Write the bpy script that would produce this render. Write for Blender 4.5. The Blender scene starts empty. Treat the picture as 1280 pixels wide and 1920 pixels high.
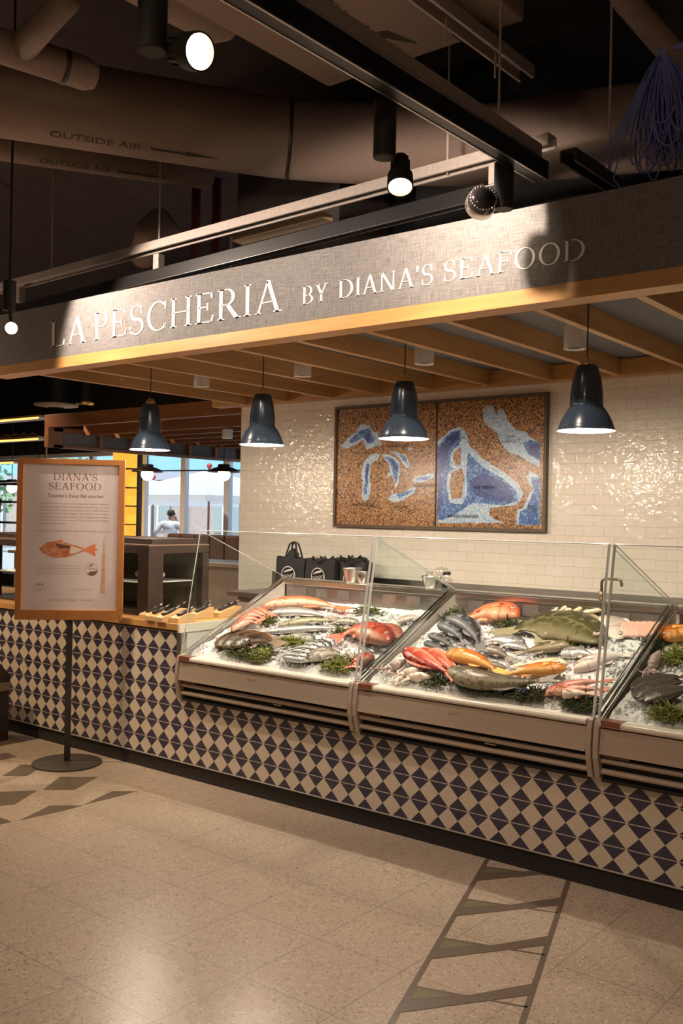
import bpy, math, random
from mathutils import Vector, Matrix, noise
random.seed(7)
PI = math.pi
SC = bpy.context.scene
COL = SC.collection

# ------------------------------------------------------------------ camera
cam_d = bpy.data.cameras.new('camera'); cam = bpy.data.objects.new('camera', cam_d); COL.objects.link(cam)
cam_d.sensor_fit = 'VERTICAL'; cam_d.sensor_height = 36.0; cam_d.lens = 33.965
cam_d.clip_start = 0.05; cam_d.clip_end = 400
_r = Vector((0.7822857656919908, 0.6226472203392005, 0.018423349303605414))
_u = Vector((-0.011409259372876832, -0.015248934549879418, 0.9998186329508246))
_f = Vector((-0.6228152290978906, 0.7823540816017773, 0.004825080805688746))
cam.matrix_world = Matrix(((_r.x, _u.x, -_f.x, 6.137), (_r.y, _u.y, -_f.y, -4.129), (_r.z, _u.z, -_f.z, 1.65), (0, 0, 0, 1)))
SC.camera = cam

# ------------------------------------------------------------------ world, sun, exposure
SC.view_settings.view_transform = 'Standard'
SC.view_settings.look = 'None'
SC.view_settings.gamma = 1.0
SC.view_settings.use_curve_mapping = False
SC.view_settings.exposure = 1.0
W = bpy.data.worlds.new('daylight'); SC.world = W; W.use_nodes = True
_nt = W.node_tree
_sky = _nt.nodes.new('ShaderNodeTexSky'); _sky.sky_type = 'NISHITA'
_sky.sun_elevation = math.radians(42); _sky.sun_rotation = math.radians(200); _sky.sun_disc = False
_nt.links.new(_sky.outputs[0], _nt.nodes['Background'].inputs[0])
_nt.nodes['Background'].inputs[1].default_value = 0.16
def lamp(kind, name, loc, power, color, aim=None, **kw):
    d = bpy.data.lights.new(name, kind); d.energy = power; d.color = color
    for k, v in kw.items(): setattr(d, k, v)
    o = bpy.data.objects.new(name, d); COL.objects.link(o); o.location = loc
    if aim is not None:
        o.rotation_euler = (Vector(aim) - Vector(loc)).to_track_quat('-Z', 'Y').to_euler()
    return o
WARM = (1.0, 0.72, 0.52)
WARM2 = (1.0, 0.81, 0.66)
lamp('SUN', 'sun_light', (0, -10, 28), 2.3, (1, .97, .92), aim=(-3, 2, 0), angle=.02)
def spot(name, loc, aim, power, deg, blend=.35, col=WARM, size=.03):
    return lamp('SPOT', name, loc, power, col, aim=aim, spot_size=math.radians(deg), spot_blend=blend, shadow_soft_size=size)
# track heads that wash the sign board, plus two added fill spots
spot('track_or_fill_spot_light', (.85, -.80, 3.28), (1.20, -.10, 2.84), 76, 106, .26, WARM2)
spot('track_or_fill_spot_light', (2.50, -1.30, 3.30), (2.10, -.10, 2.92), 34, 90, 1.0, WARM2)  # soft fill spot, added for the middle of the board
spot('track_or_fill_spot_light', (3.80, -.80, 3.26), (3.45, -.10, 2.90), 62, 104, .28, WARM2)
spot('track_or_fill_spot_light', (3.60, -1.30, 3.30), (3.05, -.10, 2.90), 20, 90, 1.0, WARM2)  # second soft fill spot, added between the two bright pools
# two added fill points, then track heads above the walkway
lamp('POINT', 'fill_point_light', (5.0, -5.4, 3.8), 26, WARM, shadow_soft_size=.12)  # fill added behind the camera to brighten struts and ducts
lamp('POINT', 'fill_point_light', (-1.7, -.7, 2.1), 30, WARM, shadow_soft_size=.12)  # fill added out of view to brighten the left rafters from below
spot('track_or_fill_spot_light', (4.02, -1.20, 2.90), (3.2, -.8, 0.0), 16, 80, .8)
spot('track_or_fill_spot_light', (3.6, -3.4, 4.0), (3.3, -1.9, 0), 95, 70, .8)
spot('track_or_fill_spot_light', (1.6, -2.6, 4.0), (1.6, -1.4, 0), 95, 70, .8)
spot('track_or_fill_spot_light', (-0.8, -2.2, 4.0), (-.2, -.6, 0), 230, 70, .7, (1, .69, .40))
spot('track_or_fill_spot_light', (5.4, -3.0, 4.0), (5.0, -1.2, 0), 70, 70, .8)
spot('track_or_fill_spot_light', (4.12, -2.27, 2.95), (5.6, -3.0, 1.2), 18, 70, .8)
spot('track_or_fill_spot_light', (-3.5, 1.0, 4.0), (-3.5, 2.0, 0), 240, 90, .8)
spot('track_or_fill_spot_light', (-7.0, 3.5, 4.2), (-6.5, 5.5, 0), 300, 100, .8)
spot('track_or_fill_spot_light', (-1.6, 4.2, 4.2), (-2.2, 3.2, 0), 160, 90, .8)

# ------------------------------------------------------------------ helpers: materials
MATS = {}
def nd(nt, t, **kw):
    n = nt.nodes.new(t)
    for k, v in kw.items():
        if k in ('loc',): continue
        setattr(n, k, v)
    return n
def mat(name, col=(.5, .5, .5), rough=.5, metal=0, spec=.5, emit=None, estr=0, coat=0, trans=0, sss=0):
    if name in MATS: return MATS[name]
    m = bpy.data.materials.new(name); m.use_nodes = True
    b = m.node_tree.nodes['Principled BSDF']
    b.inputs['Base Color'].default_value = (*col, 1); b.inputs['Roughness'].default_value = rough
    b.inputs['Metallic'].default_value = metal; b.inputs['Specular IOR Level'].default_value = spec
    b.inputs['Coat Weight'].default_value = coat
    if trans: b.inputs['Transmission Weight'].default_value = trans
    if sss: b.inputs['Subsurface Weight'].default_value = sss; b.inputs['Subsurface Radius'].default_value = (.02, .02, .02)
    if emit: b.inputs['Emission Color'].default_value = (*emit, 1); b.inputs['Emission Strength'].default_value = estr
    MATS[name] = m; return m
def bsdf(m): return m.node_tree.nodes['Principled BSDF']
def objco(nt, scale=(1, 1, 1), rot=(0, 0, 0)):
    tc = nd(nt, 'ShaderNodeTexCoord'); mp = nd(nt, 'ShaderNodeMapping')
    mp.inputs['Scale'].default_value = scale; mp.inputs['Rotation'].default_value = rot
    nt.links.new(tc.outputs['Object'], mp.inputs['Vector']); return mp.outputs[0]
def ramp(nt, fac, stops, interp='LINEAR'):
    r = nd(nt, 'ShaderNodeValToRGB'); r.color_ramp.interpolation = interp
    el = r.color_ramp.elements
    while len(el) < len(stops): el.new(.5)
    for e, (p, c) in zip(el, stops): e.position = p; e.color = (*c, 1)
    nt.links.new(fac, r.inputs[0]); return r.outputs[0]
def mixc(nt, fac, a, b, mode='MIX'):
    n = nd(nt, 'ShaderNodeMix', data_type='RGBA', blend_type=mode)
    for s, v in ((n.inputs[0], fac), (n.inputs[6], a), (n.inputs[7], b)):
        if hasattr(v, 'links') or isinstance(v, bpy.types.NodeSocket): nt.links.new(v, s)
        elif isinstance(v, (int, float)): s.default_value = v
        else: s.default_value = (*v, 1)
    return n.outputs[2]
def mth(nt, op, a, b=None, c=None):
    n = nd(nt, 'ShaderNodeMath', operation=op)
    for i, v in enumerate((a, b, c)):
        if v is None: continue
        if isinstance(v, (int, float)): n.inputs[i].default_value = v
        else: nt.links.new(v, n.inputs[i])
    return n.outputs[0]
def noise_fac(nt, vec, scale, detail=3, rough=.55):
    n = nd(nt, 'ShaderNodeTexNoise'); n.inputs['Scale'].default_value = scale; n.inputs['Detail'].default_value = detail
    n.inputs['Roughness'].default_value = rough; nt.links.new(vec, n.inputs['Vector']); return n.outputs[0]
def bump(m, h, strength, dist=.01):
    nt = m.node_tree; b = nd(nt, 'ShaderNodeBump'); b.inputs['Strength'].default_value = strength; b.inputs['Distance'].default_value = dist
    nt.links.new(h, b.inputs['Height']); nt.links.new(b.outputs[0], bsdf(m).inputs['Normal'])
def noisy(name, c1, c2, scale=8, rough=.5, metal=0, stretch=(1, 1, 1), bmp=0, spec=.5, coat=0, lo=.35, hi=.65):
    if name in MATS: return MATS[name]
    m = mat(name, c1, rough, metal, spec, coat=coat); nt = m.node_tree
    f = noise_fac(nt, objco(nt, stretch), scale)
    nt.links.new(ramp(nt, f, ((lo, c1), (hi, c2))), bsdf(m).inputs['Base Color'])
    if bmp: bump(m, f, bmp)
    return m
def wood(name, c1, c2, axis='X', scale=5, rough=.45, coat=.0):
    if name in MATS: return MATS[name]
    st = {'X': (.35, 6, 6), 'Y': (6, .35, 6), 'Z': (6, 6, .35)}[axis]
    m = mat(name, c1, rough, coat=coat); nt = m.node_tree
    f = noise_fac(nt, objco(nt, st), scale, 6, .6)
    f2 = noise_fac(nt, objco(nt, tuple(.25 * v + .4 for v in st)), 2.2, 2)
    c = ramp(nt, f, ((.3, c1), (.7, c2)))
    c = mixc(nt, mth(nt, 'MULTIPLY', f2, .55), c, tuple(v * .55 for v in c1))
    nt.links.new(c, bsdf(m).inputs['Base Color']); bump(m, f, .08, .004)
    return m

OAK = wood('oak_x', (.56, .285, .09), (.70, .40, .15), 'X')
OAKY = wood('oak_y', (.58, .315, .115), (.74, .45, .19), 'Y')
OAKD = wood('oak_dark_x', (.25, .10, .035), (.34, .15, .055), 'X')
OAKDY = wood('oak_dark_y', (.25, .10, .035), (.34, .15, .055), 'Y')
FRAMEW = wood('frame_wood', (.40, .155, .04), (.46, .19, .055), 'Z', 6)
BLOCKW = wood('block_wood', (.68, .44, .20), (.78, .54, .28), 'Y', 6)
STEEL = noisy('brushed_steel', (.62, .59, .55), (.70, .67, .62), 30, .28, 1, (.1, 6, 6))
STEELD = noisy('dull_steel', (.36, .33, .30), (.46, .43, .39), 30, .38, 1, (.1, 6, 6))
CREAM = mat('cream_lip', (.74, .70, .60), .3)
BEIGE = noisy('beige_panel', (.40, .325, .255), (.43, .35, .28), 60, .42)
BLACK = mat('black_metal', (.012, .011, .011), .45)
BLACKM = mat('black_matte', (.02, .018, .017), .7)
DARKBR = noisy('dark_brown_metal', (.030, .019, .014), (.04, .026, .02), 20, .4)
DUCT = noisy('duct_wrap', (.215, .15, .115), (.26, .185, .145), 90, .75, bmp=.1)
PIPE = noisy('pipe_wrap', (.20, .14, .11), (.24, .175, .14), 60, .7)
STRUT = noisy('strut_steel', (.40, .34, .31), (.46, .40, .36), 40, .45, .25)
INK = mat('stencil_ink', (.035, .025, .02), .8)
WHITE = mat('white_paint', (.80, .78, .75), .45)
BRASS = mat('brass', (.75, .52, .22), .25, 1)
BLUELAMP = mat('blue_enamel', (.030, .047, .070), .24, 0, .4, coat=.15)
LAMPIN = mat('white_enamel', (.92, .90, .86), .3)
GLOW = mat('lamp_glow', (1, 1, 1), .5, emit=(1.0, .82, .58), estr=14)
GLOWB = mat('spot_glow', (1, 1, 1), .5, emit=(1.0, .80, .56), estr=22)
LETTER = mat('letter_white', (.80, .77, .72), .5)

def glass_mat(name, tint=(.97, .99, .985), gl=1.0, rough=.02, base=.012):
    m = bpy.data.materials.new(name); m.use_nodes = True; nt = m.node_tree; nt.nodes.clear()
    out = nd(nt, 'ShaderNodeOutputMaterial'); mx = nd(nt, 'ShaderNodeMixShader')
    t = nd(nt, 'ShaderNodeBsdfTransparent'); t.inputs[0].default_value = (*tint, 1)
    g = nd(nt, 'ShaderNodeBsdfGlossy'); g.inputs['Roughness'].default_value = rough; g.inputs[0].default_value = (gl, gl, gl, 1)
    lw = nd(nt, 'ShaderNodeLayerWeight'); lw.inputs[0].default_value = .5
    nt.links.new(mth(nt, 'MULTIPLY_ADD', mth(nt, 'POWER', lw.outputs['Facing'], 5), .42, base), mx.inputs[0])
    nt.links.new(t.outputs[0], mx.inputs[1]); nt.links.new(g.outputs[0], mx.inputs[2]); nt.links.new(mx.outputs[0], out.inputs[0])
    MATS[name] = m; return m
GLASS = glass_mat('clear_glass')
GLASSE = mat('glass_edge', (.84, .86, .86), .15, trans=.3)
PLASTIC = glass_mat('clear_plastic', (.93, .93, .92), 1.0, .12, .10)

# ------------------------------------------------------------------ helpers: geometry
OFF = {}
def tag(o, label=None, cat=None, group=None, kind=None):
    if label: o['label'] = label
    if cat: o['category'] = cat
    if group: o['group'] = group
    if kind: o['kind'] = kind
    return o
def thing(name, loc, label, cat, group=None, rot=None):
    o = bpy.data.objects.new(name, None); COL.objects.link(o); o.location = loc; o.empty_display_size = .05
    if rot is not None: o.rotation_euler = rot
    OFF[o.name] = Vector(loc); return tag(o, label, cat, group)
class MB:
    def __init__(s): s.v = []; s.f = []; s.mi = []; s.cur = 0; s.at = {}
    def add(s, vs, fs):
        b = len(s.v); s.v += [Vector(p) for p in vs]; s.f += [[i + b for i in f] for f in fs]; s.mi += [s.cur] * len(fs); return b
    def box(s, x0, x1, y0, y1, z0, z1):
        s.add([(x, y, z) for x in (x0, x1) for y in (y0, y1) for z in (z0, z1)],
              [(0, 1, 3, 2), (4, 6, 7, 5), (0, 4, 5, 1), (2, 3, 7, 6), (0, 2, 6, 4), (1, 5, 7, 3)]); return s
    def obox(s, c, ax, ay, az):     # centre and three half vectors
        c, ax, ay, az = map(Vector, (c, ax, ay, az))
        s.add([c + i * ax + j * ay + k * az for i in (-1, 1) for j in (-1, 1) for k in (-1, 1)],
              [(0, 1, 3, 2), (4, 6, 7, 5), (0, 4, 5, 1), (2, 3, 7, 6), (0, 2, 6, 4), (1, 5, 7, 3)]); return s
    def prism(s, poly, fn, d0, d1):  # polygon (a,b) -> fn(a,b,d)
        n = len(poly); s.add([fn(a, b, d0) for a, b in poly] + [fn(a, b, d1) for a, b in poly],
            [list(range(n)), list(range(2 * n - 1, n - 1, -1))] + [[i, i + n, (i + 1) % n + n, (i + 1) % n] for i in range(n)]); return s
    def lathe(s, prof, c, n=24, axis=(0, 0, 1), cap0=False, cap1=False):
        ax = Vector(axis).normalized(); q = Vector((0, 0, 1)).rotation_difference(ax); c = Vector(c)
        vs = []
        for r, z in prof:
            for i in range(n):
                a = 2 * PI * i / n; vs.append(c + q @ Vector((r * math.cos(a), r * math.sin(a), z)))
        fs = [[j * n + i, j * n + (i + 1) % n, (j + 1) * n + (i + 1) % n, (j + 1) * n + i] for j in range(len(prof) - 1) for i in range(n)]
        if cap0: fs.append(list(range(n - 1, -1, -1)))
        if cap1: fs.append([(len(prof) - 1) * n + i for i in range(n)])
        s.add(vs, fs); return s
    def cyl(s, c, r, h, n=20, axis=(0, 0, 1)): return s.lathe([(r, 0), (r, h)], c, n, axis, True, True)
    def tube(s, pts, r, n=8, caps=True):
        pts = [Vector(p) for p in pts]; m = len(pts); rs = r if isinstance(r, (list, tuple)) else [r] * m
        vs = []; up = None
        for k in range(m):
            t = (pts[min(k + 1, m - 1)] - pts[max(k - 1, 0)]).normalized()
            if up is None: up = Vector((0, 0, 1)) if abs(t.z) < .9 else Vector((1, 0, 0))
            u = (up - t * up.dot(t)).normalized(); w = t.cross(u); up = u
            for i in range(n):
                a = 2 * PI * i / n; vs.append(pts[k] + (u * math.cos(a) + w * math.sin(a)) * rs[k])
        fs = [[k * n + i, k * n + (i + 1) % n, (k + 1) * n + (i + 1) % n, (k + 1) * n + i] for k in range(m - 1) for i in range(n)]
        if caps: fs += [list(range(n - 1, -1, -1)), [(m - 1) * n + i for i in range(n)]]
        s.add(vs, fs); return s
    def ball(s, c, r, n=16, m=8, sc=(1, 1, 1)):
        c = Vector(c); vs = [c + Vector((0, 0, r * sc[2]))]
        for j in range(1, m):
            a = PI * j / m
            vs += [c + Vector((r * sc[0] * math.sin(a) * math.cos(2 * PI * i / n), r * sc[1] * math.sin(a) * math.sin(2 * PI * i / n), r * sc[2] * math.cos(a))) for i in range(n)]
        vs.append(c - Vector((0, 0, r * sc[2])))
        fs = [[0, 1 + i, 1 + (i + 1) % n] for i in range(n)]
        for j in range(m - 2): fs += [[1 + j * n + i, 1 + (j + 1) * n + i, 1 + (j + 1) * n + (i + 1) % n, 1 + j * n + (i + 1) % n] for i in range(n)]
        L = len(vs) - 1; fs += [[L, 1 + (m - 2) * n + (i + 1) % n, 1 + (m - 2) * n + i] for i in range(n)]
        s.add(vs, fs); return s
    def build(s, name, mats, parent=None, smooth=False, bevel=0, local=False, kind=None, label=None, shade_angle=None):
        me = bpy.data.meshes.new(name)
        off = Vector((0, 0, 0))
        if parent is not None and not local: off = OFF.get(parent.name, Vector((0, 0, 0)))
        own = Vector((0, 0, 0))
        if parent is None and not local:      # top-level mesh: put its origin at its base
            xs = [p.x for p in s.v]; ys = [p.y for p in s.v]; own = Vector(((min(xs) + max(xs)) / 2, (min(ys) + max(ys)) / 2, min(p.z for p in s.v)))
        me.from_pydata([tuple(p - off - own) for p in s.v], [], s.f)
        mats = mats if isinstance(mats, (list, tuple)) else [mats]
        for m in mats: me.materials.append(m)
        if len(mats) > 1: me.polygons.foreach_set('material_index', s.mi)
        for k, vals in s.at.items():
            a = me.attributes.new(k, 'FLOAT', 'POINT'); a.data.foreach_set('value', vals)
        if smooth: me.polygons.foreach_set('use_smooth', [True] * len(me.polygons))
        me.update()
        o = bpy.data.objects.new(name, me); COL.objects.link(o)
        if parent is not None: o.parent = parent; OFF[o.name] = off
        else: o.location = own; OFF[o.name] = own
        if smooth and shade_angle:
            mo = o.modifiers.new('edges', 'EDGE_SPLIT'); mo.split_angle = math.radians(shade_angle)
        if bevel:
            mo = o.modifiers.new('bevel', 'BEVEL'); mo.width = bevel; mo.segments = 2; mo.limit_method = 'ANGLE'
        return tag(o, label, kind=kind)
def struct(mb, name, m, smooth=False, **kw): return mb.build(name, m, None, smooth, kind='structure', **kw)
def B(*a): return MB().box(*a)

# serif capitals drawn as polygons, cap height 1
def glyph(c):
    ST, TH, SE = .098, .038, .062
    P = []
    def rect(a, b, y0, y1): P.append([(a, y0), (b, y0), (b, y1), (a, y1)])
    def line(x0, y0, x1, y1, w): P.append([(x0 - w / 2, y0), (x0 + w / 2, y0), (x1 + w / 2, y1), (x1 - w / 2, y1)])
    def serif(x, y, w=ST):
        yy = (y, y + .035) if y < .5 else (y - .035, y); rect(x - w / 2 - SE, x + w / 2 + SE, *yy)
    def stem(x, w=ST): rect(x - w / 2, x + w / 2, 0, 1); serif(x, 0, w); serif(x, 1, w)
    def arc(cx, cy, rx, ry, a0, a1, w, t, n=28):
        for i in range(n):
            q = []
            for a in (a0 + (a1 - a0) * i / n, a0 + (a1 - a0) * (i + 1) / n):
                ca, sa = math.cos(math.radians(a)), math.sin(math.radians(a)); q.append(((cx + rx * ca, cy + ry * sa), (cx + (rx - w) * ca, cy + (ry - t) * sa)))
            P.append([q[0][0], q[1][0], q[1][1], q[0][1]])
    if c == 'I': stem(.13); adv = .26
    elif c == 'L': stem(.13); rect(.13, .58, 0, TH); P.append([(.52, 0), (.60, 0), (.63, .24), (.59, .24)]); adv = .64
    elif c in 'EF':
        stem(.13); rect(.13, .54, 1 - TH, 1); P.append([(.50, 1), (.56, 1), (.58, .79), (.545, .79)])
        rect(.13, .43, .5, .5 + TH); rect(.40, .44, .40, .65)
        if c == 'E': rect(.13, .56, 0, TH); P.append([(.52, 0), (.58, 0), (.62, .23), (.58, .23)])
        adv = .63 if c == 'E' else .58
    elif c == 'H': stem(.13); stem(.65); rect(.13, .65, .49, .49 + TH); adv = .78
    elif c in 'PRB':
        stem(.13); top = .46
        rect(.13, .34, 1 - TH, 1); rect(.13, .34, top, top + TH); arc(.32, (1 + top) / 2, .25, (1 - top) / 2, -90, 90, ST, TH)
        adv = .60
        if c == 'R': P.append([(.28, .48), (.40, .48), (.72, 0), (.57, 0)]); rect(.60, .78, 0, .035); adv = .74
        if c == 'B': rect(.13, .36, 0, TH); arc(.34, .25, .28, .25, -90, 90, ST, TH); adv = .66
    elif c == 'D': stem(.13); rect(.13, .36, 1 - TH, 1); rect(.13, .36, 0, TH); arc(.33, .5, .45, .5, -90, 90, ST + .01, TH); adv = .82
    elif c == 'O': arc(.42, .5, .40, .52, 0, 360, ST + .01, TH, 48); adv = .84
    elif c == 'C': arc(.42, .5, .40, .52, 48, 318, ST + .01, TH, 40); rect(.655, .70, .72, .99); rect(.66, .70, .06, .22); adv = .74
    elif c == 'S':
        pts = []
        for a in range(20, 271, 10): pts.append((.27 + .20 * math.cos(math.radians(a)), .76 + .25 * math.sin(math.radians(a))))
        for a in range(90, -161, -10): pts.append((.27 + .235 * math.cos(math.radians(a)), .25 + .27 * math.sin(math.radians(a))))
        n = len(pts)
        def off(i):
            a, b = pts[max(i - 1, 0)], pts[min(i + 1, n - 1)]; dx, dy = b[0] - a[0], b[1] - a[1]; l = math.hypot(dx, dy) or 1
            t = i / (n - 1); w = .018 + .037 * math.exp(-((t - .5) / .22) ** 2)
            return (pts[i][0] - dy / l * w, pts[i][1] + dx / l * w), (pts[i][0] + dy / l * w, pts[i][1] - dx / l * w)
        for i in range(n - 1):
            a, b = off(i), off(i + 1); P.append([a[0], b[0], b[1], a[1]])
        rect(.435, .475, .70, .99); rect(.035, .075, .02, .30); adv = .56
    elif c == 'A':
        line(.10, 0, .38, 1.0, .05); line(.68, 0, .39, 1.03, .105); rect(.20, .56, .32, .32 + TH); serif(.10, 0, .05); serif(.68, 0, .12); adv = .78
    elif c == 'N':
        line(.13, 0, .13, 1, .05); line(.72, 0, .72, 1, .05); P.append([(.08, 1), (.20, 1), (.745, 0), (.64, 0)]); serif(.13, 0, .05); serif(.72, 1, .05); rect(0, .14, .965, 1); adv = .84
    elif c == 'Y':
        rect(.33 - ST / 2, .33 + ST / 2, 0, .47); serif(.33, 0); P.append([(.04, 1), (.17, 1), (.33 + ST / 2, .42), (.33 - ST / 2, .42)])
        P.append([(.57, 1), (.62, 1), (.37, .42), (.31, .42)]); rect(-.01, .22, .965, 1); rect(.49, .70, .965, 1); adv = .68
    elif c == "'": P.append([(.03, 1.03), (.13, 1.03), (.09, .74), (.05, .74)]); adv = .17
    else: adv = .34
    return adv, P
def lettering(mb, text, cap, x0, x1, fn, d0, d1, parent=None):   # with a parent, every letter becomes a part of its own
    sp = .10; gl = [glyph(c) for c in text]; tot = sum(g[0] + sp for g in gl) - sp
    k = (x1 - x0) / tot; x = 0
    for ch, (adv, P) in zip(text, gl):
        if parent is not None: mb = MB()
        for p in P: mb.prism([(x0 + (x + a) * k, b * cap) for a, b in p], fn, d0, d1)
        if parent is not None and P: mb.build('apostrophe' if ch == "'" else 'letter', LETTER, parent, label='cream serif capital ' + ch if ch != "'" else 'cream apostrophe')
        x += adv + sp
# plain lettering from the built-in text object, returned as triangles in the plane
_TXT = {}
def text_tris(s, size, align='CENTER', shear=0):
    key = (s, size, align, shear)
    if key in _TXT: return _TXT[key]
    cu = bpy.data.curves.new('t', 'FONT'); cu.body = s; cu.size = size; cu.align_x = align; cu.shear = shear; cu.resolution_u = 2
    o = bpy.data.objects.new('t', cu); COL.objects.link(o)
    dg = bpy.context.evaluated_depsgraph_get(); me = o.evaluated_get(dg).to_mesh()
    vs = [(v.co.x, v.co.y) for v in me.vertices]; fs = [list(p.vertices) for p in me.polygons]
    o.evaluated_get(dg).to_mesh_clear(); bpy.data.objects.remove(o); bpy.data.curves.remove(cu)
    _TXT[key] = (vs, fs); return vs, fs
def text_on(mb, s, size, fn, align='CENTER', shear=0, sx=1.0):
    vs, fs = text_tris(s, size, align, shear); mb.add([fn(a * sx, b) for a, b in vs], fs)

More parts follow.
